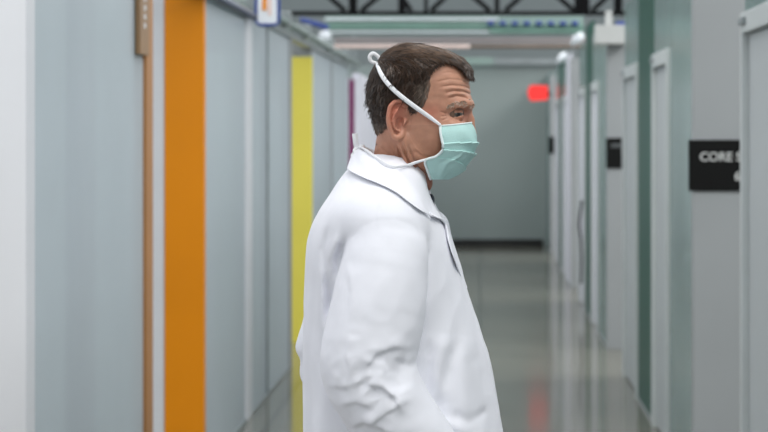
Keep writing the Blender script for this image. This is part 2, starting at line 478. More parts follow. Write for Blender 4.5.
# red lit sign by the far right wall
t = empty('exit_sign', (0.81, 28.0, 2.11), 'glowing red sign hanging at the far right end of the corridor', 'sign')
bm = bmesh.new()
pr = [(-0.155, 0.12), (-0.125, 0.02), (-0.10, 0.0), (0.125, 0.015), (0.125, 0.212), (-0.10, 0.218), (-0.13, 0.20)]
vs0 = [bm.verts.new((x, -0.02, z)) for x, z in pr]; vs1 = [bm.verts.new((x, 0.02, z)) for x, z in pr]
bm.faces.new(vs0); bm.faces.new(vs1[::-1])
for k in range(len(pr)): bm.faces.new((vs0[k], vs0[(k + 1) % 7], vs1[(k + 1) % 7], vs1[k]))
finish(bm, 'lit_face', M['red_sign'], t)
box('wall_arm', M['black_steel'], 0.936, 0.975, 27.985, 28.015, 2.17, 2.24, t, 0.004)

# overhead crossing members
box('cross_beam', M['rail_brown'], -1.50, 1.15, 20.9, 20.95, 2.585, 2.64, label='brownish grey beam crossing over the corridor just above the pink tube', cat='beam')
bm = tube_mesh([([(0, 0, 0), (1.35, 0, 0)], 0.021)], 10)
t = empty('overhead_tube', (-1.45, 20.0, 2.51), 'thin pale pink tube crossing above the man\'s head', 'tube')
finish(bm, 'tube_left', M['rail_pink'], t, smooth=True)
bm = tube_mesh([([(1.352, 0, 0), (2.55, 0, 0)], 0.019)], 10)
o = finish(bm, 'tube_right', M['brown_tube'], t, smooth=True)
t = gc = empty('glass_canopy', (-0.1, 22.0, 2.73), 'pale green glass band with bright edges crossing above the corridor', 'glass canopy')
box('pane', M['glass_band'], -1.68, 1.12, 21.99, 22.01, 2.73, 2.93, t, 0.002)
box('green_edge', M['green_cable'], -1.68, 1.12, 21.95, 21.985, 2.80, 2.832, t, 0.002)
box('bright_edge', M['bracket'], -1.68, 0.2, 21.95, 21.985, 2.88, 2.905, t, 0.002)
box('bright_edge', M['bracket'], -1.68, 0.2, 21.95, 21.985, 2.745, 2.765, t, 0.002)
box('dark_edge', M['green_cable'], 0.1, 1.12, 21.94, 21.985, 2.75, 2.785, t, 0.002)
for k in range(8):
    x = 0.08 + k * 0.13
    bm = tube_mesh([([(0, 0, 0), (0.07, 0, 0)], 0.026)], 8)
    o = finish(bm, 'cable_coupler', M['blue'], smooth=True); o.location = (x, 21.915, 2.845)
    o.location -= t.location; o.parent = t
box('support_post', M['rail_grey'], -1.385, -1.345, 21.95, 22.0, 2.325, 2.729, gc, 0.003)
box('support_post', M['rail_grey'], 0.98, 1.02, 21.95, 22.0, 2.53, 2.729, gc, 0.003)
box('header_beam', M['glass_band'], -1.4, 0.2, 29.85, 29.95, 2.68, 2.78, label='pale header beam above the left of the end wall', cat='beam')
box('header_beam', M['rail_grey'], 0.21, 1.4, 29.85, 29.95, 2.68, 2.76, label='darker grey header beam above the right of the end wall', cat='beam')

# black roof truss
t = empty('roof_truss', (0, 24.0, 3.06), 'black steel roof truss with diagonal webs crossing high over the corridor', 'truss')
zb = 3.08
box('bottom_chord', M['black_steel'], -2.4, 1.75, 23.97, 24.03, zb - 0.028, zb + 0.022, t, 0.003)
box('top_chord', M['black_steel'], -2.4, 1.75, 23.97, 24.03, zb + 0.6, zb + 0.65, t, 0.003)
def px(x): return (x - 480) * 24.0 / 2030.0
for a, ww in ((353, 0.10), (402, 0.09), (426, 0.045), (497, 0.06), (582, 0.18), (618, 0.10), (250, 0.08)):
    box('web_post', M['black_steel'], px(a) - ww / 2, px(a) + ww / 2, 23.975, 24.025, zb + 0.021, zb + 0.599, t, 0.003)
for a, b in ((345, 322), (361, 386), (411, 398), (431, 452), (490, 466), (505, 528), (574, 551), (592, 614)):
    bm = tube_mesh([([(px(a), 0, zb + 0.03 - 3.06), (px(a) + (px(b) - px(a)) * 2.2, 0, zb + 0.55 - 3.06)], 0.03)], 6)
    finish(bm, 'diagonal_web', M['black_steel'], t)

# ceiling lamps of the hall (housings above the lights)
for (lx, ly, pw) in LIGHT_ROWS + [(0.6, -2.6, 0)]:
    box('lamp_housing', M['ceiling'], lx - 1.35, lx + 1.35, ly - 0.95, ly + 0.95, 4.57, 4.63, label='flat ceiling lamp hanging high above the corridor', cat='lamp', group='corridor ceiling lamps')
# ================================================================== the person
S = 580.0                                # drawing units per metre (the figure's sheet: u to the front, v down, t to the viewer's side)
BASE = (-0.13, 3.5, 0.0)
person = empty('person', BASE, 'person in white lab coat and pale green mask, standing in profile in the corridor', 'person')

def U(u, v, t):
    return ((u - 480.0) / S - BASE[0], -t / S, 1.64 - (v - 135.0) / S)
def UU(P):
    P = np.asarray(P, float)
    return np.stack([(P[:, 0] - 480.0) / S - BASE[0], -P[:, 2] / S, 1.64 - (P[:, 1] - 135.0) / S], 1)

def grid(u0, u1, v0, v1, t0, t1, h):
    a = np.arange(u0, u1, h, dtype=np.float32); b = np.arange(v0, v1, h, dtype=np.float32); c = np.arange(t0, t1, h, dtype=np.float32)
    return np.meshgrid(a, b, c, indexing='ij'), (u0, v0, t0, h)

def smin(a, b, k):
    h = np.clip(0.5 + 0.5 * (b - a) / k, 0, 1)
    return b * (1 - h) + a * h - k * h * (1 - h)
def smax(a, b, k): return -smin(-a, -b, k)

def cone(G, a, b, ra, rb, st=1.0):
    u, v, t = G
    a = np.array(a, np.float32); b = np.array(b, np.float32); d = b - a
    q = ((u - a[0]) * d[0] + (v - a[1]) * d[1] + (t - a[2]) * d[2]) / float(d @ d)
    q = np.clip(q, 0, 1)
    r = np.sqrt((u - a[0] - q * d[0]) ** 2 + (v - a[1] - q * d[1]) ** 2 + ((t - a[2] - q * d[2]) / st) ** 2)
    return r - (ra + (rb - ra) * q)
def chain(G, pts, rads, k=8, st=1.0):
    F = None
    for i in range(len(pts) - 1):
        f = cone(G, pts[i], pts[i + 1], rads[i], rads[i + 1], st)
        F = f if F is None else smin(F, f, k)
    return F
def ell(G, c, r):
    u, v, t = G
    q = np.sqrt(((u - c[0]) / r[0]) ** 2 + ((v - c[1]) / r[1]) ** 2 + ((t - c[2]) / r[2]) ** 2)
    return (q - 1) * min(r)

def stroke(u, v, pts, sig, taper=True):
    """soft 0..1 band around a polyline drawn on the (u, v) side view"""
    P = np.array(pts, float); out = np.zeros_like(u)
    L = np.r_[0, np.cumsum(np.linalg.norm(np.diff(P, axis=0), axis=1))]
    for i in range(len(P) - 1):
        a, b = P[i], P[i + 1]; d = b - a
        q = np.clip(((u - a[0]) * d[0] + (v - a[1]) * d[1]) / (d @ d), 0, 1)
        r2 = (u - a[0] - q * d[0]) ** 2 + (v - a[1] - q * d[1]) ** 2
        s = (L[i] + q * (L[i + 1] - L[i])) / L[-1]
        e = np.exp(-r2 / sig ** 2)
        if taper: e = e * np.minimum(1, np.minimum(s, 1 - s) * 5 + 0.15)
        out = np.maximum(out, e)
    return out

def fold(u, v, pts, sig, side=1, soft=1.0):
    P = np.array(pts, float); out = np.zeros_like(u)
    L = np.r_[0, np.cumsum(np.linalg.norm(np.diff(P, axis=0), axis=1))]
    best = np.full(u.shape, 1e9)
    for i in range(len(P) - 1):
        a, b = P[i], P[i + 1]; d = b - a
        q = np.clip(((u - a[0]) * d[0] + (v - a[1]) * d[1]) / (d @ d), 0, 1)
        r = np.sqrt((u - a[0] - q * d[0]) ** 2 + (v - a[1] - q * d[1]) ** 2)
        cr = ((u - a[0]) * d[1] - (v - a[1]) * d[0]) / np.sqrt(d @ d) * side
        s = (L[i] + q * (L[i + 1] - L[i])) / L[-1]
        e = np.exp(-(r / sig) ** 1.5) / (1 + np.exp(-np.clip(cr / soft * 2, -30, 30))) * np.minimum(1, np.minimum(s, 1 - s) * 4 + 0.05)
        k = r < best
        out = np.where(k, e, out); best = np.where(k, r, best)
    return out

def snoise(u, v, t, scale, seed, n=10):
    r = np.random.default_rng(seed); out = 0
    for _ in range(n):
        d = r.normal(size=3); d /= np.linalg.norm(d); f = r.uniform(0.6, 1.5) / scale * 6.283
        out = out + np.sin(d[0] * u * f + d[1] * v * f + d[2] * t * f + r.uniform(0, 6.28))
    return out / n * 1.6

def rings(tab, v):
    tab = np.array(tab, float)
    return [np.interp(v, tab[:, 0], tab[:, k]).astype(np.float32) for k in range(1, tab.shape[1])]

def smooth_tab(tab, n=60):
    tab = np.array(tab, float)
    vs = np.linspace(tab[0, 0], tab[-1, 0], n)
    out = np.stack([vs] + [np.interp(vs, tab[:, 0], tab[:, k]) for k in range(1, tab.shape[1])], 1)
    for _ in range(2):
        out[1:-1, 1:] = (out[:-2, 1:] + 2 * out[1:-1, 1:] + out[2:, 1:]) / 4
    return out

def ringfield(G, tab, pf=2.2, pb=2.2):
    """field of a body whose horizontal sections are egg shaped: tab = v, back, front, centre, half width"""
    u, v, t = G
    b, f, c, hw = rings(tab, v)
    a = np.where(u > c, f - c, c - b)
    p = np.where(u > c, pf, pb)
    q = (np.abs((u - c) / a) ** p + np.abs(t / hw) ** p) ** (1 / p)
    F = (q - 1) * np.minimum(a, hw)
    v0, v1 = tab[0][0], tab[-1][0]
    return F

def to_mesh(name, F, info, m, parent, disp=None, smooth_it=0, keep=None):
    g = vdb.FloatGrid(50.0)
    g.copyFromArray(np.ascontiguousarray(F.astype(np.float32)))
    pts, quads = g.convertToQuads(isovalue=0.0)
    u0, v0, t0, h = info
    P = np.asarray(pts, float) * h + np.array([u0, v0, t0])
    Q = np.asarray(quads)
    if disp is not None: P = disp(P)
    me = bpy.data.meshes.new(name)
    W = UU(P)
    me.from_pydata(W.tolist(), [], Q.tolist())
    me.validate()
    bm = bmesh.new(); bm.from_mesh(me)
    # keep only the largest shell
    bm.verts.ensure_lookup_table()
    if keep != 'all':
        seen = set(); best = []
        for vtx in bm.verts:
            if vtx.index in seen: continue
            st = [vtx]; comp = []; seen.add(vtx.index)
            while st:
                x = st.pop(); comp.append(x)
                for e in x.link_edges:
                    y = e.other_vert(x)
                    if y.index not in seen: seen.add(y.index); st.append(y)
            if len(comp) > len(best): best = comp
        bs = set(x.index for x in best)
        bmesh.ops.delete(bm, geom=[x for x in bm.verts if x.index not in bs], context='VERTS')
    for _ in range(smooth_it):
        bmesh.ops.smooth_vert(bm, verts=bm.verts, factor=0.5, use_axis_x=True, use_axis_y=True, use_axis_z=True)
    bmesh.ops.recalc_face_normals(bm, faces=bm.faces)
    bm.to_mesh(me); bm.free()
    for p in me.polygons: p.use_smooth = True
    o = link(name, me, m, parent)
    return o

def getco(o):
    me = o.data
    co = np.empty(len(me.vertices) * 3); me.vertices.foreach_get('co', co); co = co.reshape(-1, 3)
    return np.stack([(co[:, 0] + BASE[0]) * S + 480, 135 - (co[:, 2] - 1.64) * S, -co[:, 1] * S], 1)
def getno(o):
    me = o.data
    no = np.empty(len(me.vertices) * 3); me.vertices.foreach_get('normal', no); no = no.reshape(-1, 3)
    return np.stack([no[:, 0], -no[:, 2], -no[:, 1]], 1)
def paint(o, rgb):
    a = o.data.color_attributes.new('tone', 'FLOAT_COLOR', 'POINT')
    c = np.concatenate([rgb, np.ones((len(rgb), 1))], 1).astype(np.float32)
    a.data.foreach_set('color', c.ravel())

def L3(c): return np.array(lin(c)[:3])

def attr_mat(name, rough, spec, sss=0.0, bump=0.0, bscale=400.0, var=0.08, vscale=60, sheen=0.0):
    m = bpy.data.materials.new(name)
    nt, b, out = nodes(m)
    at = nt.nodes.new('ShaderNodeAttribute'); at.attribute_name = 'tone'
    tc = nt.nodes.new('ShaderNodeTexCoord')
    n = nt.nodes.new('ShaderNodeTexNoise'); n.inputs['Scale'].default_value = vscale; n.inputs['Detail'].default_value = 5
    nt.links.new(tc.outputs['Object'], n.inputs['Vector'])
    r = nt.nodes.new('ShaderNodeValToRGB')
    r.color_ramp.elements[0].position = 0.3; r.color_ramp.elements[1].position = 0.7
    r.color_ramp.elements[0].color = (1 - var, 1 - var * 1.2, 1 - var * 1.2, 1); r.color_ramp.elements[1].color = (1 + var, 1 + var, 1 + var, 1)
    nt.links.new(n.outputs['Fac'], r.inputs['Fac'])
    mx = nt.nodes.new('ShaderNodeMix'); mx.data_type = 'RGBA'; mx.blend_type = 'MULTIPLY'; mx.inputs['Factor'].default_value = 1
    nt.links.new(at.outputs['Color'], mx.inputs['A']); nt.links.new(r.outputs['Color'], mx.inputs['B'])
    nt.links.new(mx.outputs['Result'], b.inputs['Base Color'])
    b.inputs['Roughness'].default_value = rough
    b.inputs['Specular IOR Level'].default_value = spec
    b.inputs['Subsurface Weight'].default_value = sss
    b.inputs['Subsurface Radius'].default_value = (1.0, 0.35, 0.2)
    b.inputs['Subsurface Scale'].default_value = 0.006
    b.inputs['Sheen Weight'].default_value = sheen
    if bump:
        n2 = nt.nodes.new('ShaderNodeTexNoise'); n2.inputs['Scale'].default_value = bscale
        nt.links.new(tc.outputs['Object'], n2.inputs['Vector'])
        bp = nt.nodes.new('ShaderNodeBump'); bp.inputs['Strength'].default_value = bump; bp.inputs['Distance'].default_value = 0.001
        nt.links.new(n2.outputs['Fac'], bp.inputs['Height']); nt.links.new(bp.outputs['Normal'], b.inputs['Normal'])
    return m

# ---------------------------------------------------------------- head and neck
SK = [  # v, back, front, centre, half width
    (47, 406, 416, 411, 1), (49, 399, 428, 411, 12), (52, 393, 440, 411, 22), (56, 388, 450, 410, 30), (62, 382, 459, 409, 37),
    (70, 376.5, 465, 408, 42), (80, 373, 469, 407, 44.5), (90, 372, 470.5, 406, 45.5), (98, 372, 471.5, 405, 45), (104, 373, 472.5, 405, 44.3),
    (108, 374, 471.5, 405, 43.5), (113, 375, 468.5, 405, 43), (120, 377, 468, 406, 42), (130, 380, 467.5, 408, 41), (138, 386, 467, 412, 40),
    (146, 393, 466, 416, 38.5), (154, 401, 464, 424, 35), (162, 413, 462, 434, 30), (169, 428, 461, 444, 22), (174, 440, 458, 449, 14), (177, 448, 452, 450, 2)]
SK = smooth_tab(SK, 90)
def head_base(G):
    u, v, t = G
    F = ringfield(G, SK, 2.35, 2.1)
    F = np.maximum(F, np.maximum(47.5 - v, v - 177))
    return F
def ear_field(G, s=1):
    """outer ear: a tilted shallow bowl with a rolled rim, on side s"""
    u, v, t = G
    t = t * s
    # local frame
    cx, cy = 399.5, 119.0
    a = math.radians(8)
    x = (u - cx) * math.cos(a) + (v - cy) * math.sin(a); y = -(u - cx) * math.sin(a) + (v - cy) * math.cos(a)
    # rim path
    rim = [(8, -6), (7.5, -12.5), (3, -17), (-3, -17), (-8, -12), (-9.2, -4), (-8.2, 5), (-5, 12), (-2, 17), (2, 19), (5.2, 16), (6, 11)]
    lift = [0.5, 3.0, 5.0, 6.5, 8.0, 8.5, 8.0, 6.5, 5.0, 4.0, 2.5, 1.0]
    F = None
    R = spline([(p[0], p[1], l) for p, l in zip(rim, lift)], 3)
    rad = np.interp(np.linspace(0, 1, len(R)), [0, .15, .45, .7, .82, .9, 1], [1.6, 2.0, 2.1, 2.0, 3.0, 3.4, 2.4])
    for i in range(len(R) - 1):
        f = cone((x, y, t - 41.0), R[i], R[i + 1], rad[i], rad[i + 1])
        F = f if F is None else smin(F, f, 0.8)
    # bowl plate
    plate = np.sqrt((x / 8.6) ** 2 + ((y + 1) / 16.5) ** 2) - 1
    plane = np.abs((t - 41.0) - (3.0 - x * 0.42)) - 1.2
    F = smin(F, smax(plate * 8, plane, 1.0), 1.6)
    # antihelix fold and tragus
    an = [(4.5, -12, 5.0), (0, -10, 6.6), (-3.5, -4, 7.8), (-3.8, 3, 7.8), (-1, 9, 6.5), (2.5, 11.5, 5.0)]
    A = spline(an, 2)
    for i in range(len(A) - 1): F = smin(F, cone((x, y, t - 41.0), A[i], A[i + 1], 1.5, 1.5), 1.2)
    F = smin(F, cone((x, y, t - 41.0), (7.4, 1, 2.5), (5.4, 5.5, 5.0), 2.6, 1.6), 1.2)
    # concha hollow
    F = smax(F, -ell((x, y, t - 41.0), (2.2, 4.0, 6.5), (3.8, 6.8, 8.5)), 1.0)
    F = smax(F, -ell((x, y, t - 41.0), (2.2, -9.5, 8.0), (2.6, 3.6, 5.0)), 1.0)
    return F

G, info = grid(362, 486, 44, 225, -58, 58, 0.7)
u, v, t = G
F = head_base(G)
# brow ridge, cheekbone, nose, lips, chin, jaw
at_ = np.abs(t)
F = smin(F, chain((u, v, at_), [(469, 105, 6), (466, 104.5, 18), (457, 106, 29)], [4.2, 4.6, 4], 4), 5)
F = smin(F, ell((u, v, at_), (449, 128, 26), (14, 8, 9)), 8)
F = smin(F, chain(G, [(466, 108, 0), (469.5, 120, 0), (472, 133, 0)], [4.0, 4.2, 4.6], 4), 5)
F = smin(F, ell((u, v, at_), (467, 136, 6), (6, 4.5, 5)), 4)
F = smin(F, ell(G, (461, 152, 0), (8, 6, 13)), 5)
F = smin(F, ell(G, (450, 167, 0), (8, 7, 12)), 6)
F = smin(F, chain((u, v, at_), [(404, 142, 36), (414, 156, 33), (436, 167, 22)], [7, 6, 6], 8), 9)
# eye socket
F = smax(F, -ell((u, v, at_), (464, 114.5, 24), (13, 5.2, 9.5)), 5)
# temple hollow
F = F + 1.6 * np.exp(-(((u - 440) / 12) ** 2 + ((v - 100) / 14) ** 2)) * (at_ > 15)
# neck
NECK = smooth_tab([(118, 380, 430, 400, 26), (135, 377, 436, 404, 29), (145, 375.5, 438, 405, 30), (160, 373, 434, 402, 30.5), (172, 371, 431, 400, 31), (184, 367, 428.5, 398, 33),
        (200, 358, 428, 394, 38), (215, 350, 428, 392, 48), (231, 345, 428, 390, 60)], 40)
N = ringfield(G, NECK, 2.1, 2.3)
N = np.maximum(N, 118 - v)
N = smin(N, ell(G, (427.5, 183, 0), (5, 7, 6)), 5)
# sternomastoid band and trachea line
N = smin(N, chain((u, v, at_), [(398, 140, 26), (408, 165, 25), (424, 200, 14)], [6, 6, 5], 5), 7)
F = smin(F, N, 8)
# eyelids: eyeball lids as a slightly larger ball cut by an almond opening
lid = np.sqrt((u - 455.8) ** 2 + (v - 114.8) ** 2 + (at_ - 19.5) ** 2) - 7.9
F = smin(F, lid, 1.6)
eu = (u - 456.5)
up = 113.2 + 0.018 * (eu + 1) ** 2 - 0.10 * eu
lo = 117.0 - 0.030 * (eu + 0.5) ** 2 - 0.05 * eu
op = np.maximum(up - v, v - lo) + np.where(at_ < 14, 4, 0)
op = np.maximum(op, np.where(u < 449.3, 449.3 - u, -9))
op = np.maximum(op, 449 - u)
opening = np.maximum(op, np.sqrt((u - 455.8) ** 2 + (v - 114.8) ** 2 + (at_ - 19.5) ** 2) - 12)
F = smax(F, -opening, 0.7)
F = smin(F, ear_field(G, 1), 2.0)
F = smin(F, ear_field(G, -1), 2.0)
# ear canal hollow
F = smax(F, -ell((u, v, at_), (403.0, 122, 46), (2.2, 4, 6)), 1)
# creases, drawn on the side of the face
side = np.clip(at_ / 12, 0, 1)
W2 = np.zeros_like(F[:, :, 0]); uu = u[:, :, 0]; vv = v[:, :, 0]
for pts, amp, sg in [
    ([(437, 83), (450, 80), (462, 81), (471, 84)], 0.55, 1.1), ([(440, 88), (452, 86), (464, 87), (472, 90)], 0.8, 1.1),
    ([(446, 94), (454, 91.5), (463, 92), (472, 95)], 0.95, 1.1), ([(449, 99), (457, 96.5), (464, 97.5), (471, 101)], 0.9, 1.1),
    ([(441, 75), (450, 73), (460, 75)], 0.4, 1.2),
    ([(449.5, 109.8), (456, 108.8), (463, 109.5)], 0.6, 0.9),
    ([(447, 114), (441, 112)], 0.6, 0.9), ([(447, 116), (441, 117)], 0.6, 0.9), ([(448, 118), (443, 121)], 0.5, 0.9),
    ([(450, 120), (457, 122.5), (464, 121)], 0.5, 1.0),
    ([(403, 141), (408, 155), (414, 168), (424, 184), (430, 194)], 2.4, 1.3), ([(398, 143), (402, 157), (410, 172), (420, 188)], 1.9, 1.2),
    ([(409, 145), (414, 157), (420, 170), (427, 182)], 1.6, 1.2), ([(392, 145), (397, 160), (404, 172)], 0.8, 1.3),
    ([(380, 146), (388, 153), (398, 160)], 0.6, 1.3), ([(411, 112), (412, 124), (409, 134)], 0.5, 1.0),
    ([(415, 150), (424, 156), (432, 157)], 0.7, 2.0)]:
    W2 = W2 + amp * stroke(uu, vv, pts, sg)
for pts, amp, sg in [([(443, 91), (453, 89), (464, 89.5)], 0.5, 1.3), ([(448, 96.5), (457, 94), (465, 94.7)], 0.5, 1.2),
    ([(406, 143), (411, 157), (418, 170), (427, 186)], 0.9, 1.6), ([(400, 143), (405, 157), (413, 171)], 0.6, 1.5)]:
    W2 = W2 - amp * stroke(uu, vv, pts, sg)
F = F + W2[:, :, None]
F = F + 0.22 * snoise(u, v, t, 9, 3)
skin = attr_mat('skin', 0.48, 0.45, 0.12, 0.35, 900, 0.07, 90)
head = to_mesh('head', F, info, skin, person, smooth_it=1)
P = getco(head)
hu, hv, ht = P[:, 0], P[:, 1], P[:, 2]
base = L3((190, 140, 116)); red = L3((190, 112, 92)); tan = L3((166, 112, 84)); pale = L3((208, 158, 132))
def bl(c, c2, k): k = np.clip(k, 0, 1)[:, None]; return c * (1 - k) + c2 * k
C = np.tile(base, (len(P), 1))
C = bl(C, tan, 0.75 * np.clip((hv - 128) / 40, 0, 1))
C = bl(C, red, 0.75 * np.exp(-(((hu - 398) / 12) ** 2 + ((hv - 112) / 18) ** 2)))
C = bl(C, red, 0.55 * np.exp(-(((hu - 432) / 10) ** 2 + ((hv - 112) / 7) ** 2)))
C = bl(C, red, 0.4 * np.exp(-(((hu - 466) / 6) ** 2 + ((hv - 114) / 8) ** 2)))
C = bl(C, pale, 0.35 * np.exp(-(((hu - 462) / 14) ** 2 + ((hv - 82) / 14) ** 2)))
C = bl(C, red, 0.5 * np.exp(-(((hu - 422) / 14) ** 2 + ((hv - 182) / 10) ** 2)))
# stubble shadow of the shaved jaw and lower nape
C = bl(C, L3((128, 98, 82)), 0.22 * ((hv > 125) & (hu > 408) & (hv < 165)))
paint(head, C)

# eyes
eye_m = attr_mat('eye', 0.12, 0.6, 0, 0, 10, 0.02, 40)
for s in (1, -1):
    bm = bmesh.new(); bmesh.ops.create_uvsphere(bm, u_segments=40, v_segments=28, radius=7.2 / S)
    me = bpy.data.meshes.new('eyeball'); bm.to_mesh(me); bm.free()
    for p in me.polygons: p.use_smooth = True
    o = link('eyeball', me, eye_m, head)
    o.location = U(455.8, 114.8, 19.5 * s)
    co = np.empty(len(me.vertices) * 3); me.vertices.foreach_get('co', co); co = co.reshape(-1, 3)
    d = Vector((0.45, -0.89 if s > 0 else -0.1, 0.02)).normalized()
    n = co / np.linalg.norm(co, axis=1)[:, None]
    ang = np.degrees(np.arccos(np.clip(n @ np.array(d), -1, 1)))
    C = np.tile(L3((146, 130, 120)), (len(co), 1))
    C[ang < 30] = L3((66, 66, 58)); C[ang < 12] = L3((12, 10, 10))
    paint(o, C)

# ---------------------------------------------------------------- hair
hairline = np.array([(474, 56), (476, 78), (472, 80.5), (467, 76), (462, 71), (455, 66.5), (446, 64.5), (440, 66), (435, 70), (431, 77), (430, 88), (428, 98),
    (424, 107), (416, 113), (411, 112), (409, 104), (404, 99.5), (398, 99), (392, 103), (389, 111), (389, 120), (388, 127), (384, 131), (378, 134), (370, 131), (350, 134), (350, 30), (470, 30)], float)
def inside(u, v, poly):
    c = np.zeros(u.shape, bool); n = len(poly)
    for i in range(n):
        x0, y0 = poly[i]; x1, y1 = poly[(i + 1) % n]
        k = ((y0 > v) != (y1 > v)) & (u < (x1 - x0) * (v - y0) / (y1 - y0 + 1e-9) + x0)
        c ^= k
    return c
def pdist(u, v, poly):
    d = np.full(u.shape, 1e9)
    n = len(poly)
    for i in range(n):
        a = poly[i]; b = poly[(i + 1) % n]; e = b - a
        q = np.clip(((u - a[0]) * e[0] + (v - a[1]) * e[1]) / (e @ e), 0, 1)
        d = np.minimum(d, (u - a[0] - q * e[0]) ** 2 + (v - a[1] - q * e[1]) ** 2)
    d = np.sqrt(d)
    return np.where(inside(u, v, poly), d, -d)
G, info = grid(352, 484, 36, 146, -62, 62, 1.0)
u, v, t = G
pd = pdist(u[:, :, 0].astype(float), v[:, :, 0].astype(float), hairline)
th2 = np.clip(pd * 0.55 + 0.3, -3, 1)[:, :, None]
vv2 = v
thick = np.interp(vv2, [40, 60, 80, 100, 120, 132, 142], [3.4, 4.6, 5.2, 5.0, 3.2, 1.6, 0.4]).astype(np.float32)
thick = thick - 2.4 * np.exp(-(((u - 370) / 12) ** 2 + ((v - 86) / 24) ** 2)) + 0.8 * np.exp(-(((u - 470) / 7) ** 2 + ((v - 70) / 7) ** 2))
thick = np.where((u > 404) & (v > 78), thick * np.clip(1 - (u - 404) / 40, 0.25, 1), thick)
gr = thick * th2
ru, rv, rt = u - 412, np.minimum(v, 96) - 96, t
rr = np.sqrt(ru ** 2 + rv ** 2 + rt ** 2) + 1e-3
k_ = 1 - gr / np.maximum(rr, 8)
g2 = (412 + ru * k_, v + rv * (k_ - 1), rt * k_)
H = np.maximum(ringfield(g2, SK, 2.35, 2.1), 47.3 - g2[1])
H = smin(H, np.maximum(ringfield(g2, NECK, 2.1, 2.3), 118 - g2[1]), 8)
tuft = chain(G, [(444, 57.5, 0), (457, 63, 0), (464.5, 69, 2), (468.5, 74.5, 3)], [6, 5.2, 3.4, 1.6], 5, st=3.2)
H = smin(H, tuft, 4)
bk = np.clip((392 - u) / 16, 0, 1) * np.clip((v - 70) / 10, 0, 1)
H = H + (0.6 + 1.0 * bk) * snoise(u * 0.6, v, t, 8, 11) + (0.45 + 0.5 * bk) * snoise(u, v, t, 4, 12)
hair_m = attr_mat('hair', 0.5, 0.35, 0, 0.5, 500, 0.25, 160)
hair = to_mesh('hair', H, info, hair_m, person, smooth_it=1)
def hair_tone(P, jit=0):
    hu, hv = P[:, 0], P[:, 1]
    C = np.tile(L3((50, 36, 26)), (len(P), 1))
    C = bl(C, L3((84, 62, 43)), 0.75 * np.exp(-((hv - 50) / 12) ** 2))
    grey = np.clip((hu - 415) / 14, 0, 1) * np.clip((hv - 76) / 16, 0, 1) + np.clip((hv - 118) / 12, 0, 1) * 0.8
    C = bl(C, L3((112, 102, 92)), 0.7 * grey)
    return C * (1 + jit)
P = getco(hair)
ed = np.clip(1 - pdist(P[:, 0], P[:, 1], hairline) / 4.0, 0, 1)
paint(hair, bl(hair_tone(P), L3((140, 108, 88)), 0.55 * ed))
# locks: short tapered strands lying on the cap
NO = getno(hair)
idx = RNG.choice(len(P), 16000, replace=True)
ok = (pdist(P[idx, 0], P[idx, 1], hairline) > -0.5)
idx = idx[ok]
verts = []; faces = []; tones = []
vb = 0
nn = NO[idx]; pp = P[idx]
flow = np.zeros_like(pp)
# top hair is combed to the front and slightly down, the sides and back fall down and back
top = np.clip((78 - pp[:, 1]) / 22, 0, 1)
flow[:, 0] = top * 1.0 + (1 - top) * (-0.45)
flow[:, 1] = top * 0.12 + (1 - top) * 0.9
flow[:, 2] = np.sign(pp[:, 2]) * top * 0.25
flow += RNG.normal(scale=0.22, size=flow.shape)
flow -= nn * (flow * nn).sum(1)[:, None]
flow /= np.linalg.norm(flow, axis=1)[:, None] + 1e-6
leng = np.interp(pp[:, 1], [44, 70, 100, 120, 138], [17, 14, 9.5, 6, 3.5]) * RNG.uniform(0.6, 1.25, len(pp))
leng = np.where((pp[:, 0] > 408) & (pp[:, 1] > 75), np.minimum(leng, 7), leng)
pdr = pdist(pp[:, 0], pp[:, 1], hairline)
leng = np.where(pp[:, 0] > 420, np.minimum(leng, 3.5 + np.clip(pdr, 0, 30)), leng)
leng = np.where(pp[:, 0] > 450, np.minimum(leng, 8), leng)
wid = np.where(pp[:, 1] > 118, 0.28, 0.42) * RNG.uniform(0.7, 1.3, len(pp))
K = 5
jit = RNG.normal(scale=0.42, size=len(pp))
lift = RNG.uniform(0.04, 0.3, len(pp)) * np.where(pp[:, 1] < 56, 0.35, 1)
bk = np.clip((395 - pp[:, 0]) / 16, 0, 1) * np.clip((pp[:, 1] - 70) / 10, 0, 1)
lift = lift + bk * RNG.uniform(0, 0.2, len(pp))
curl = RNG.normal(scale=0.12, size=len(pp)) * (1 + 2 * bk)
flow += 0.35 * np.stack([snoise(pp[:, 0], pp[:, 1], pp[:, 2], 9, 81 + q) for q in range(3)], 1)
flow -= nn * (flow * nn).sum(1)[:, None]; flow /= np.linalg.norm(flow, axis=1)[:, None] + 1e-6
side_ = np.cross(flow, nn)
V = np.zeros((len(pp), K, 3, 3))
for k in range(K):
    s = k / (K - 1)
    c = pp - nn * 0.3 + flow * (leng * s)[:, None] + nn * (lift * leng * s * (1 - 0.75 * s) - 0.010 * (leng * s) ** 2)[:, None] + side_ * (curl * leng * s * s)[:, None]
    r = wid * (1 - s) ** 0.6 + 0.04
    V[:, k, 0] = c - side_ * r[:, None]; V[:, k, 1] = c + side_ * r[:, None]; V[:, k, 2] = c + nn * (r * 1.1)[:, None]
nV = len(pp) * K * 3
idg = np.arange(nV).reshape(len(pp), K, 3)
Q = []
for k in range(K - 1):
    for a in range(3):
        b = (a + 1) % 3
        Q.append(np.stack([idg[:, k, a], idg[:, k, b], idg[:, k + 1, b], idg[:, k + 1, a]], 1))
Q = np.concatenate(Q)
me = bpy.data.meshes.new('hair_strands')
me.from_pydata(UU(V.reshape(-1, 3)).tolist(), [], Q.tolist())
o = link('hair_strands', me, attr_mat('hair_strand', 0.36, 0.6, 0, 0, 10, 0.15, 80), hair)
cl = snoise(pp[:, 0] * 0.5 + pp[:, 1] * 0.3, pp[:, 1] * 0.5, pp[:, 2], 5, 71)
jit = jit + 0.45 * cl
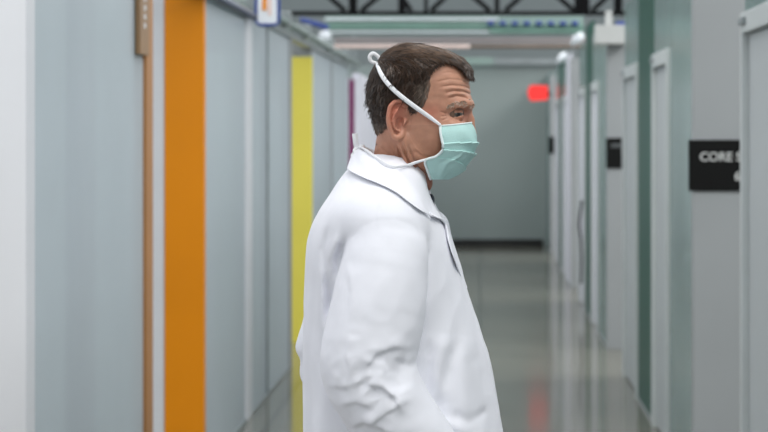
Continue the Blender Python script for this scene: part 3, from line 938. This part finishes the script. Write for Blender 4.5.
tone = hair_tone(np.repeat(pp, K * 3, axis=0)) * 1.15 * np.repeat(np.clip(1 + jit, 0.45, 2.0), K * 3)[:, None]
paint(o, tone); tag(o, kind='stuff')

# eyebrows
bv = []; bf = []; bt = []
def brow(s):
    n = 260
    q = RNG.uniform(0, 1, n)
    cu = np.interp(q, [0, .35, .7, 1], [448.5, 455, 464, 471.5]); cv = np.interp(q, [0, .35, .7, 1], [108.5, 104.8, 103.6, 105.5]) + RNG.normal(scale=0.9, size=n)
    ct = np.interp(q, [0, .35, .7, 1], [33, 30.5, 22, 10]) + 2.4
    return q, cu, cv, ct
skinP = getco(head)
for s in (1, -1):
    q, cu, cv, ct = brow(s)
    # drop each hair root on the skin
    sel = skinP[(skinP[:, 2] * s > 3) & (skinP[:, 0] > 440) & (skinP[:, 1] > 98) & (skinP[:, 1] < 113)]
    R = np.stack([cu, cv, ct * s], 1)
    for i in range(len(R)):
        d = ((sel - R[i]) ** 2).sum(1); R[i] = sel[d.argmin()]
    ln = RNG.uniform(2.2, 4.2, len(R))
    D = np.stack([np.full(len(R), -0.35), RNG.normal(-0.25, 0.35, len(R)), np.full(len(R), 0.45 * s)], 1)
    D[:, 0] += np.where(q > 0.8, 1.0, 0.0)
    D /= np.linalg.norm(D, axis=1)[:, None]
    w3 = np.cross(D, (0, 0, 1.0)); w3 /= np.linalg.norm(w3, axis=1)[:, None]
    for i in range(len(R)):
        a = R[i]; b = a + D[i] * ln[i] * 0.5; c = a + D[i] * ln[i] + np.array([0, 1.0, 0])
        k = len(bv)
        bv += [a - w3[i] * .2, a + w3[i] * .2, b - w3[i] * .17, b + w3[i] * .17, c]
        bf += [(k, k + 1, k + 3, k + 2), (k + 2, k + 3, k + 4)]
        tcol = L3((160, 130, 108)) * RNG.uniform(0.6, 1.3) if RNG.uniform() > 0.45 else L3((214, 200, 186))
        bt += [tcol] * 5
me = bpy.data.meshes.new('eyebrows'); me.from_pydata(UU(np.array(bv)).tolist(), [], bf)
o = link('eyebrows', me, attr_mat('brow_hair', 0.5, 0.3), head); paint(o, np.array(bt)); tag(o, kind='stuff')

# ---------------------------------------------------------------- surgical mask
def loft(name, fn, nu, nv, m, parent, thick=0.8, smooth=True):
    """surface patch fn(a, b) -> (u, v, t) over the unit square, given a real thickness"""
    pts = np.array([[fn(i / (nu - 1), j / (nv - 1)) for j in range(nv)] for i in range(nu)])
    W = UU(pts.reshape(-1, 3)).reshape(nu, nv, 3)
    gu = np.gradient(W, axis=0); gv = np.gradient(W, axis=1)
    n = np.cross(gu, gv); ln = np.linalg.norm(n, axis=2, keepdims=True)
    n = np.where(ln > 1e-12, n / np.maximum(ln, 1e-12), 0)
    for _ in range(3):
        p = np.pad(n, ((1, 1), (1, 1), (0, 0)), mode='edge')
        n = (p[:-2, 1:-1] + p[2:, 1:-1] + p[1:-1, :-2] + p[1:-1, 2:] + 2 * n)
        n /= np.maximum(np.linalg.norm(n, axis=2, keepdims=True), 1e-9)
    W2_ = W + n * (thick / S)
    V_ = np.concatenate([W.reshape(-1, 3), W2_.reshape(-1, 3)])
    k0 = nu * nv
    g = lambda i, j: i * nv + j
    f = []
    for i in range(nu - 1):
        for j in range(nv - 1):
            q = (g(i, j), g(i + 1, j), g(i + 1, j + 1), g(i, j + 1))
            f.append(q[::-1]); f.append(tuple(x + k0 for x in q))
    rim = [g(i, 0) for i in range(nu)] + [g(nu - 1, j) for j in range(1, nv)] + [g(i, nv - 1) for i in range(nu - 2, -1, -1)] + [g(0, j) for j in range(nv - 2, 0, -1)]
    for i in range(len(rim)):
        a_, b_ = rim[i], rim[(i + 1) % len(rim)]
        f.append((a_, b_, b_ + k0, a_ + k0))
    me = bpy.data.meshes.new(name)
    me.from_pydata(V_.tolist(), [], f)
    bm = bmesh.new(); bm.from_mesh(me)
    bmesh.ops.recalc_face_normals(bm, faces=bm.faces)
    for e in bm.edges:
        if len(e.link_faces) == 2 and e.calc_face_angle(0) > 0.9: e.smooth = False
    bm.to_mesh(me); bm.free()
    if smooth:
        for p in me.polygons: p.use_smooth = True
    return link(name, me, m, parent)

mask_v  = [0, .15, .3, .45, .6, .75, .88, 1]
front_u = [472.5, 476.5, 478, 477, 473.5, 467, 459, 450]
front_v = [122.5, 130, 139, 148, 157, 167, 175, 179.5]
edge_u  = [441, 441.6, 443.5, 443, 437, 426.5, 428.5, 431.5]
edge_v  = [126, 134, 143, 150, 156, 160, 170, 179]
edge_t  = [36, 39.5, 40, 39.5, 38, 36.5, 30, 22]
_mt = spline(list(zip(mask_v, front_u, front_v, edge_u, edge_v, edge_t)), 12)
mask_v, front_u, front_v, edge_u, edge_v, edge_t = [_mt[:, i] for i in range(6)]
def mask_pt(a, b):
    # a: near side edge 0 -> front .5 -> far side edge 1 ; b: top -> bottom
    s = abs(a - 0.5) * 2; sg = 1 if a < 0.5 else -1
    fu, fv = np.interp(b, mask_v, front_u), np.interp(b, mask_v, front_v)
    eu, ev, et = np.interp(b, mask_v, edge_u), np.interp(b, mask_v, edge_v), np.interp(b, mask_v, edge_t)
    th = s * math.pi / 2
    k = 0.80 if b < 0.6 else 0.8
    tt = et * abs(math.sin(th)) ** k
    cu = eu + (fu - eu) * abs(math.cos(th)) ** 0.85
    vv = fv + (ev - fv) * s ** 1.3
    # pleats: three folds running across
    pl = 0
    for c0, c1, amp in ((0.36, 0.30, 3.2), (0.56, 0.44, 3.8), (0.80, 0.62, 3.0)):
        c = c0 * (1 - s) + c1 * s
        x = (b - c) / 0.05
        pl += amp * math.exp(-abs(x)) * (1 if x > 0 else 0.0) * (1 - s * 0.35)
    pl += 0.8 * math.sin(13 * s - 9 * b + 1) * math.sin(math.pi * min(1, s * 1.3)) * b
    pl += 1.0 * math.sin(9 * s + 14 * b) * math.sin(math.pi * min(1, s * 1.2)) * (0.3 + b)
    pl += 3.2 * math.exp(-((s - 0.62 - 0.35 * (b - 0.55)) / 0.06) ** 2) * (b > 0.45) * math.sin(math.pi * (b - 0.45) / 0.55 if b > 0.45 else 0)
    n = np.array([math.cos(th) * 0.9 + 0.15, sg * math.sin(th)]) ; n /= np.linalg.norm(n)
    return (cu + n[0] * (pl - 1.0), vv, sg * tt + n[1] * (pl + 1.5))
mask_m = mat('pale_green_nonwoven', (178, 216, 212), 0.75, 0.04, 30, bump=0.3, bscale=500)
mask_b = mat('white_mask_binding', (226, 238, 238), 0.7, 0.03, 30, bump=0.2, bscale=700)
mask = loft('face_mask', mask_pt, 81, 61, mask_m, person, 0.9)
tag(mask, 'pale green pleated surgical mask')
# binding along the edges
e = []
e.append([mask_pt(0.0, b) for b in np.linspace(0, 1, 30)])
e.append([mask_pt(1.0, b) for b in np.linspace(0, 1, 30)])
e.append([mask_pt(a, 0.0) for a in np.linspace(0, 1, 50)])
bm = tube_mesh([(UU(np.array(x)), 1.35 / S) for x in e[:2]] + [(UU(np.array(e[2])), 0.9 / S)], 8)
finish(bm, 'binding', mask_b, mask, smooth=True)
strap_m = mat('white_woven_tape', (244, 245, 248), 0.75, 0.04, 40, bump=0.3, bscale=600)
def ribbon(name, pts, halfw, nrm, th=0.5, parent=None, n=8):
    """flat tape along pts; nrm = outward normals at the control points"""
    C = spline(pts, n); Nn = spline(nrm, n)
    Nn /= np.linalg.norm(Nn, axis=1)[:, None]
    T = np.gradient(C, axis=0); T /= np.linalg.norm(T, axis=1)[:, None] + 1e-9
    B = np.cross(T, Nn); B /= np.linalg.norm(B, axis=1)[:, None] + 1e-9
    hw = halfw if hasattr(halfw, '__len__') else [halfw] * len(C)
    hw = np.interp(np.linspace(0, 1, len(C)), np.linspace(0, 1, len(hw)), hw)
    bm = bmesh.new(); R = []
    for i in range(len(C)):
        q = [C[i] + B[i] * hw[i] - Nn[i] * th, C[i] + B[i] * hw[i] + Nn[i] * th, C[i] + Nn[i] * (th + 0.1), C[i] - B[i] * hw[i] + Nn[i] * th, C[i] - B[i] * hw[i] - Nn[i] * th]
        R.append([bm.verts.new(p) for p in UU(np.array(q))])
    for i in range(len(C) - 1):
        for k in range(5): bm.faces.new((R[i][k], R[i][(k + 1) % 5], R[i + 1][(k + 1) % 5], R[i + 1][k]))
    bm.faces.new(R[0]); bm.faces.new(R[-1])
    return finish(bm, name, strap_m, parent, smooth=True)
# ---------------------------------------------------------------- lab coat
G, info = grid(274, 522, 144, 732, -170, 170, 1.9)
u, v, t = G
TB = smooth_tab([  # v, back, front, centre, half width
    (150, 358, 420, 396, 30), (160, 354, 424, 394, 33), (168, 349, 427, 392, 40), (176, 342, 428, 390, 52), (186, 335.5, 429, 388, 72), (196, 329.5, 431.5, 386, 94), (207, 322, 436, 384, 106),
    (222, 314, 445, 382, 110), (240, 309, 452, 382, 110), (260, 307, 458.5, 382, 107), (290, 306, 467.5, 384, 102), (320, 305, 477.5, 388, 98),
    (360, 304, 490, 394, 98), (400, 305, 498, 398, 100), (432, 306, 503.5, 402, 103), (480, 306, 507, 404, 107), (560, 308, 508, 408, 112), (700, 312, 506, 408, 118), (728, 312, 506, 408, 118)], 160)
T_ = ringfield(G, TB, 2.25, 2.5)
T_ = np.maximum(T_, np.maximum(156 - v, v - 726))
# loose hanging folds that grow towards the hem
ang = np.arctan2(t, u - 400)
grow = np.clip((v - 290) / 260, 0, 1)
T_ = T_ + grow * (3.2 * np.sin(ang * 9 + v * 0.006 + 0.8) + 2.0 * np.sin(ang * 15 + 2 - v * 0.004))
T_ = T_ + 0.9 * snoise(u, v * 0.45, t, 70, 21) + 0.35 * snoise(u, v * 0.6, t, 26, 22)
def arm(G, pts, rads):
    C = spline([tuple(p) + (r,) for p, r in zip(pts, rads)], 5)
    return chain(G, [tuple(c[:3]) for c in C], list(C[:, 3]), 1.5)
NA = arm(G, [(388, 227, 78), (391, 245, 98), (383.5, 300, 111), (375, 354, 118), (394, 394, 120), (424, 436, 116), (446, 470, 108)], [36, 39, 44.5, 44, 41, 37, 30])
FA = arm(G, [(384, 226, -84), (382, 242, -102), (350, 302, -118), (324, 364, -124), (348, 408, -124), (402, 448, -118), (430, 474, -110)], [38, 42, 40, 38, 38, 34, 30])
# sleeve wrinkles (near arm): drawn on the side view
uu = u[:, :, 0].astype(float); vv = v[:, :, 0].astype(float)
A2 = np.zeros_like(uu)
def un(pts, k=1.066):   # where a mark seen on the sleeve lies on the sleeve itself
    return [(480 + (a - 480) / k, 135 + (b - 135) / k) for a, b in pts]
for pts, amp, sg, sd in [
    ([(366, 379), (384, 383), (397, 394), (403, 410)], 4.2, 11, 1), ([(368, 424), (388, 408), (404, 401)], 3.2, 10, 1),
    ([(411, 346), (394, 345), (379, 350), (370, 362), (372, 374)], 3.2, 14, -1), ([(327, 384), (348, 384), (368, 376)], 2.0, 14, 1),
    ([(384, 356), (389, 366), (381, 375)], 2.5, 7, -1), ([(340, 404), (358, 398), (376, 404)], 2.2, 9, 1),
    ([(348, 428), (366, 418), (384, 424), (400, 436)], 3.0, 9, 1), 
    ([(352, 330), (347, 350), (352, 368)], 1.4, 9, 1), ([(345, 262), (352, 290), (350, 320)], 1.2, 12, 1)]:
    A2 -= amp * fold(uu, vv, un(pts), sg, sd)
for pts, amp, sg in [([(404, 356), (398, 372), (403, 388)], 3.0, 7)]:
    A2 += amp * stroke(uu, vv, un(pts), sg)
CR = np.abs(snoise(u * 0.8 + v * 0.3, v * 0.6, t * 0.8, 46, 51)) ** 0.8
EL = np.exp(-(((uu - 378) / 38) ** 2 + ((vv - 368) / 42) ** 2))[:, :, None]
NA = NA + 2.6 * EL * (np.abs(snoise(u * 0.7 + v * 0.5, v * 0.9 - u * 0.4, t * 0.6, 24, 53)) - 0.5) + A2[:, :, None] + 1.6 * (CR - 0.4) * np.clip((v - 230) / 60, 0, 1) + 0.5 * snoise(u, v, t, 60, 31) + 0.3 * snoise(u, v, t, 22, 32)
FA = FA + 1.5 * snoise(u, v, t, 30, 33) + 1.6 * np.sin((v + u * 0.5) * 0.16) * np.exp(-((v - 365) / 40) ** 2)
# torso wrinkles on the near side
B2 = np.zeros_like(uu)
for pts, amp, sg in [
    ([(366, 226), (350, 242), (340, 275), (333, 320)], 6.5, 5.5), ([(336, 220), (330, 245), (333, 280), (337, 310)], 2.4, 3.8), ([(350, 240), (335, 262), (332, 290)], 1.6, 4),
    ([(348, 168), (352, 178), (356, 186)], 1.0, 2.5),
    ([(425, 232), (424, 270), (420, 320), (414, 350)], 3.0, 5.5), ([(456, 330), (448, 365), (440, 400), (438, 432)], 3.2, 7), ([(470, 340), (476, 380), (480, 430)], 2.0, 7),
    ([(432, 330), (428, 365), (430, 400)], 2.4, 6), ([(488, 404), (470, 410), (452, 402)], 1.8, 5), ([(318, 250), (320, 300), (322, 360), (320, 430)], 1.5, 8)]:
    B2 += amp * stroke(uu, vv, pts, sg)
for pts, amp, sg in [
    ([(346, 228), (339, 252), (341, 285)], 2.4, 4), ([(448, 326), (440, 365), (448, 392)], 2.6, 8), ([(466, 330), (466, 380), (462, 432)], 2.4, 8),
    ([(446, 408), (458, 414), (470, 424)], 2.4, 6), ([(330, 255), (328, 290), (330, 330)], 1.4, 5)]:
    B2 -= amp * stroke(uu, vv, pts, sg)
T_ = T_ + 1.0 * (CR - 0.4) * np.clip((v - 200) / 60, 0, 1)
T_ = T_ + B2[:, :, None] * np.clip(t / 30, 0.0, 1)
SH = chain(G, [(384, 190, 40), (387, 214, 84)], [26, 33], 10)
SHf = chain(G, [(384, 190, -40), (386, 214, -88)], [26, 34], 10)
F = smin(T_, SH, 26); F = smin(F, SHf, 26)
kk = np.interp(v, [212, 236, 300], [14, 4, 3.5]).astype(np.float32)
F = smin(F, NA, kk); F = smin(F, FA, kk)
# sleeve seam
seam = stroke(uu, vv, un([(355, 236), (362, 226), (378, 219), (398, 218), (416, 226), (424, 246)], 1.05), 1.3, False)
F = F + (0.3 * seam)[:, :, None] * (t > 70)
# neckline opening
F = smax(F, -chain(G, [(402, 120, 0), (396, 175, 0)], [37, 30], 6), 3)
F = smax(F, -chain(G, [(430, 178, 0), (446, 214, 0), (464, 262, 0)], [15, 13, 2], 6), 3)
coat_m = mat('white_cotton_coat', (236, 237, 244), 0.8, 0.012, 30, bump=0.12, bscale=900)
coat_m.node_tree.nodes['Principled BSDF'].inputs['Sheen Weight'].default_value = 0.15
coat = to_mesh('lab_coat', F, info, coat_m, person, smooth_it=1)
tag(coat, 'white lab coat')

# collar: folds over at the neck, points at the front
def collar_fn(top, out, bulge):
    Tt = spline(top, 10); Oo = spline(out, 10)
    def fn(a, b):
        i = a * (len(Tt) - 1); k = int(min(i, len(Tt) - 2)); f = i - k
        p = Tt[k] * (1 - f) + Tt[k + 1] * f; q = Oo[k] * (1 - f) + Oo[k + 1] * f
        m = p * (1 - b) + q * b
        n = np.array([0.0, -0.35, np.sign(m[2]) if abs(m[2]) > 1 else m[2]])
        n[0] = -0.9 if a < 0.25 or a > 0.75 else -0.1
        return tuple(m + n * bulge * math.sin(math.pi * min(1, b * 1.0)) )
    return fn
CP = getco(coat)
def maxmap(s):
    m = np.full((100, 160), np.nan)      # v 140..340, u 330..490 at 2 / 1 px
    sel = CP[CP[:, 2] * s > 0]
    iv = ((sel[:, 1] - 140) / 2).astype(int); iu = (sel[:, 0] - 330).astype(int)
    k = (iv >= 0) & (iv < 100) & (iu >= 0) & (iu < 160)
    m2 = np.full((100, 160), -1.0); np.maximum.at(m2, (iv[k], iu[k]), sel[k, 2] * s)
    p = np.pad(m2, 2, mode='edge')       # close pinholes of the sampling
    st = np.stack([p[i:i + 100, j:j + 160] for i in (1, 2, 3) for j in (0, 1, 2, 3, 4)])
    m = st.max(0)
    for _ in range(3):
        p = np.pad(m, 1, mode='edge')
        q = np.stack([p[i:i + 100, j:j + 160] for i in range(3) for j in range(3)])
        ok_ = q > 0
        m = np.where(m > 0, (q * ok_).sum(0) / np.maximum(ok_.sum(0), 1), m)
    return m
MM = {1: maxmap(1), -1: maxmap(-1)}
def lay(fn, s, off):
    def g(a, b):
        m = list(fn(a, b))
        x = (m[1] - 140) / 2; y = m[0] - 330
        if 0 <= x < 98 and 0 <= y < 158 and m[2] * s > 4:
            i, j = int(x), int(y); fx, fy = x - i, y - j; M_ = MM[s]
            h = (M_[i, j] * (1 - fx) * (1 - fy) + M_[i + 1, j] * fx * (1 - fy) + M_[i, j + 1] * (1 - fx) * fy + M_[i + 1, j + 1] * fx * fy)
            if min(M_[i, j], M_[i + 1, j], M_[i, j + 1], M_[i + 1, j + 1]) > 5 and h + off > m[2] * s: m[2] = (h + off) * s
        return tuple(m)
    return g
def on_coat(pts, off, s, lo=0.0):
    sel = CP[CP[:, 2] * s > 2] * np.array([1, 1, s])
    out = []
    for (a, b, c) in pts:
        k = np.hypot(sel[:, 0] - a, sel[:, 1] - b) < 3.5
        tt = sel[k, 2].max() if k.any() else c
        if c <= lo: tt = c - off
        out.append((a, b, (tt + off) * s))
    return out
collars = []
half_t = [(356.5, 150, 0), (360, 149.5, 20), (372, 153, 33), (388, 161.5, 37), (402, 170, 35), (412, 180, 28.5), (419.5, 190, 22), (425, 200, 15)]
half_o = [(349, 166, 0), (351, 169, 16), (366, 175, 50), (384, 181, 58), (400, 188.5, 54), (414, 199, 46), (425, 207, 37), (435, 214, 28)]
for s in (1, -1):
    tp = [(a, b, c * s) for a, b, c in half_t]; ot = on_coat(half_o, 0.4, s, 17)
    collars.append(loft('collar', lay(collar_fn(tp, ot, 1.5), s, 0.5), 60, 16, coat_m, coat, 0.7))
    st_in = [(a + 2.0 if a < 380 else a, b + 0.5, c * 0.96) for a, b, c in tp]
    st_lo = [(a + 3, b + 22, c * 0.93) for a, b, c in tp]
    collars.append(loft('collar_stand', collar_fn(st_in, st_lo, 0.3), 50, 6, coat_m, coat, 1.2))
    la = [(429, 203, 13 * s), (437, 220, 12 * s), (447, 240, 9 * s), (457, 262, 5 * s), (466.5, 288, 1.5 * s)]
    lb = on_coat([(434, 212, 27), (446, 221, 33), (450.5, 240, 30), (457.5, 262, 22), (465.5, 287, 4)], 1.3, s, 5)
    loft('lapel', collar_fn(la, lb, 1.2), 40, 12, coat_m, coat, 1.0)

def cloud(*objs):
    return np.concatenate([getco(o) for o in objs])
def drape(pts, P, off, s, nsub=5, rad=2.6):
    """lay the side-view path pts on the outermost of the points P"""
    C = spline([(a, b, c * s) for a, b, c in pts], nsub)
    sel = P[P[:, 2] * s > 0] * np.array([1, 1, s])
    raw = []
    for c in C:
        d = np.hypot(sel[:, 0] - c[0], sel[:, 1] - c[1])
        k = d < rad
        raw.append(sel[k, 2].max() + off if k.any() else c[2] * s)
    raw = np.array(raw)
    for _ in range(3): raw[1:-1] = np.maximum(raw[1:-1], (raw[:-2] + raw[2:]) / 2) * 0.5 + 0.25 * (raw[:-2] + raw[2:])
    C[:, 2] = raw * s
    return C
def strap_nrm(C, s):
    out = []
    for i, c in enumerate(C):
        n = np.array([0, 0, float(s)])
        # lean outwards towards the nearest rim of the head
        q = np.array([(c[0] - 408) / 60.0, (c[1] - 105) / 90.0, 0]) * 0.6
        if abs(c[2]) < 30: q = q * (1 + (30 - abs(c[2])) / 6)
        n = n + q; out.append(n / np.linalg.norm(n))
    return out
for s in (1, -1):
    pu = drape([(441.5, 125.5, 39), (430, 117, 44), (418, 108.5, 47), (406, 99.5, 50), (396, 91, 50), (388.5, 83, 44), (383, 75, 38), (380, 69, 28)], cloud(head, hair), 1.7, s)
    pu = np.concatenate([pu, [(378.2, 66, 24 * s), (377.6, 62.5, 12 * s)]])
    ribbon('upper_strap', pu, [1.3, 2.0, 2.2, 2.2, 2.2, 2.2, 2.2, 2.0, 1.5], strap_nrm(pu, s), 0.35, mask, n=2)
    pl = drape([(427, 159, 38), (417, 162, 38), (408, 165, 40), (398, 166, 41), (389, 163.5, 40), (380, 158, 36), (371, 152, 30), (365, 148.5, 18)], cloud(head, coat, *collars), 0.7, s)
    pl = np.concatenate([pl, [(361, 147.5, 8 * s), (359.5, 147.5, 2 * s)]])
    ribbon('lower_strap', pl, [1.0, 1.4, 1.6, 1.6, 1.6, 1.6, 1.4, 1.0], strap_nrm(pl, s), 0.6, mask, n=2)
# the bow loop on the crown and the knot with a tail at the nape
loop = [(380.5, 65, 3), (376, 63.5, 4), (371.5, 61.5, 5), (370.0, 57, 6), (373, 53.6, 6), (377.5, 56, 5), (380.5, 60.5, 4), (381, 65, 3)]
ribbon('bow_loop', loop, 1.9, [(0.15, 0.1, 1)] * 8, 1.0, mask)
ribbon('knot_tail', [(359, 150, 3), (356.5, 145, 4), (355.5, 139, 5), (354.8, 133.5, 5)], 2.6, [(-0.2, 0, 1)] * 4, 0.5, mask)
ribbon('knot_tail', [(360, 149, 2), (356, 152, 3), (353, 156, 4), (355.5, 159, 4)], 2.2, [(-0.2, 0, 1)] * 4, 0.5, mask)
kb = tube_mesh([(UU(spline([(357, 148, 2), (355, 151, 5), (358, 154, 6), (361.5, 151.5, 5), (360, 147.5, 3), (364, 146.5, 6)], 5)), 2.3 / S)], 8)
finish(kb, 'knot', strap_m, mask, smooth=True)

# shirt and tie in the neck opening
shirt_m = mat('pale_shirt_cotton', (214, 220, 232), 0.8, 0.02, 30)
sc_t = [(371, 166, 0), (376, 166, 22), (392, 170, 33), (408, 178, 31), (420, 188, 20), (428, 196, 4)]
sc_o = [(364, 184, 0), (370, 186, 26), (390, 192, 38), (408, 198, 35), (421, 204, 23), (432, 208, 6)]
for s in (1, -1):
    loft('shirt_collar', collar_fn([(a, b, c * s) for a, b, c in sc_t], [(a, b, c * s) for a, b, c in sc_o], 0.8), 40, 6, shirt_m, person, 1.2)
tie_m = mat('dark_navy_tie', (36, 46, 60), 0.5, 0.1, 60)
G, info = grid(415, 480, 186, 300, -16, 16, 1.0)
T2 = smin(ell(G, (430.5, 200, 0), (4.2, 6.5, 6)), chain(G, [(432, 206, 0), (445, 240, 0), (455, 285, 0)], [2.8, 4, 4.5], 3, st=2.0), 2)
to_mesh('necktie', T2, info, tie_m, person, smooth_it=1)
# buttons of the coat front and the pocket flap
for vv_, uu_ in ((500, 503.5), (580, 504.5)):
    bm = bmesh.new(); bmesh.ops.create_cone(bm, cap_ends=True, segments=20, radius1=5.5 / S, radius2=5.0 / S, depth=2.2 / S)
    bmesh.ops.rotate(bm, verts=bm.verts, cent=(0, 0, 0), matrix=__import__('mathutils').Matrix.Rotation(math.pi / 2, 3, 'Y'))
    bmesh.ops.translate(bm, verts=bm.verts, vec=U(uu_, vv_, -14))
    finish(bm, 'button', mat('white_button', (215, 215, 218), 0.3, 0.02, 20), coat, smooth=False)

# trousers and shoes (below the frame, so that the figure stands on the floor)
tr_m = mat('charcoal_trouser_cloth', (52, 54, 60), 0.85, 0.06, 40)
G, info = grid(340, 480, 560, 1062, -110, 110, 3.5)
u, v, t = G
at_ = np.abs(t)
L_ = chain((u, v, at_), [(408, 590, 44), (410, 780, 48), (406, 1052, 54)], [52, 38, 29], 10)
L_ = np.maximum(L_, v - 1054)
L_ = L_ + 1.2 * snoise(u, v, t, 40, 41)
to_mesh('trousers', L_, info, tr_m, person, smooth_it=1)
sh_m = mat('black_leather', (24, 22, 22), 0.3, 0.1, 30)
G, info = grid(360, 500, 1030, 1088, -100, 100, 2.0)
u, v, t = G
for s in (1, -1):
    ff = chain((u, v, t * s), [(396, 1062, 54), (430, 1070, 58), (468, 1074, 64)], [25, 20, 17], 8)
    ff = smin(ff, cone((u, v, t * s), (402, 1040, 54), (404, 1062, 54), 22, 24), 8)
    ff = smax(ff, v - 1086.2, 1.5); ff = np.maximum(ff, 1038 - v)
    to_mesh('shoe', ff, info, sh_m, person, smooth_it=1)
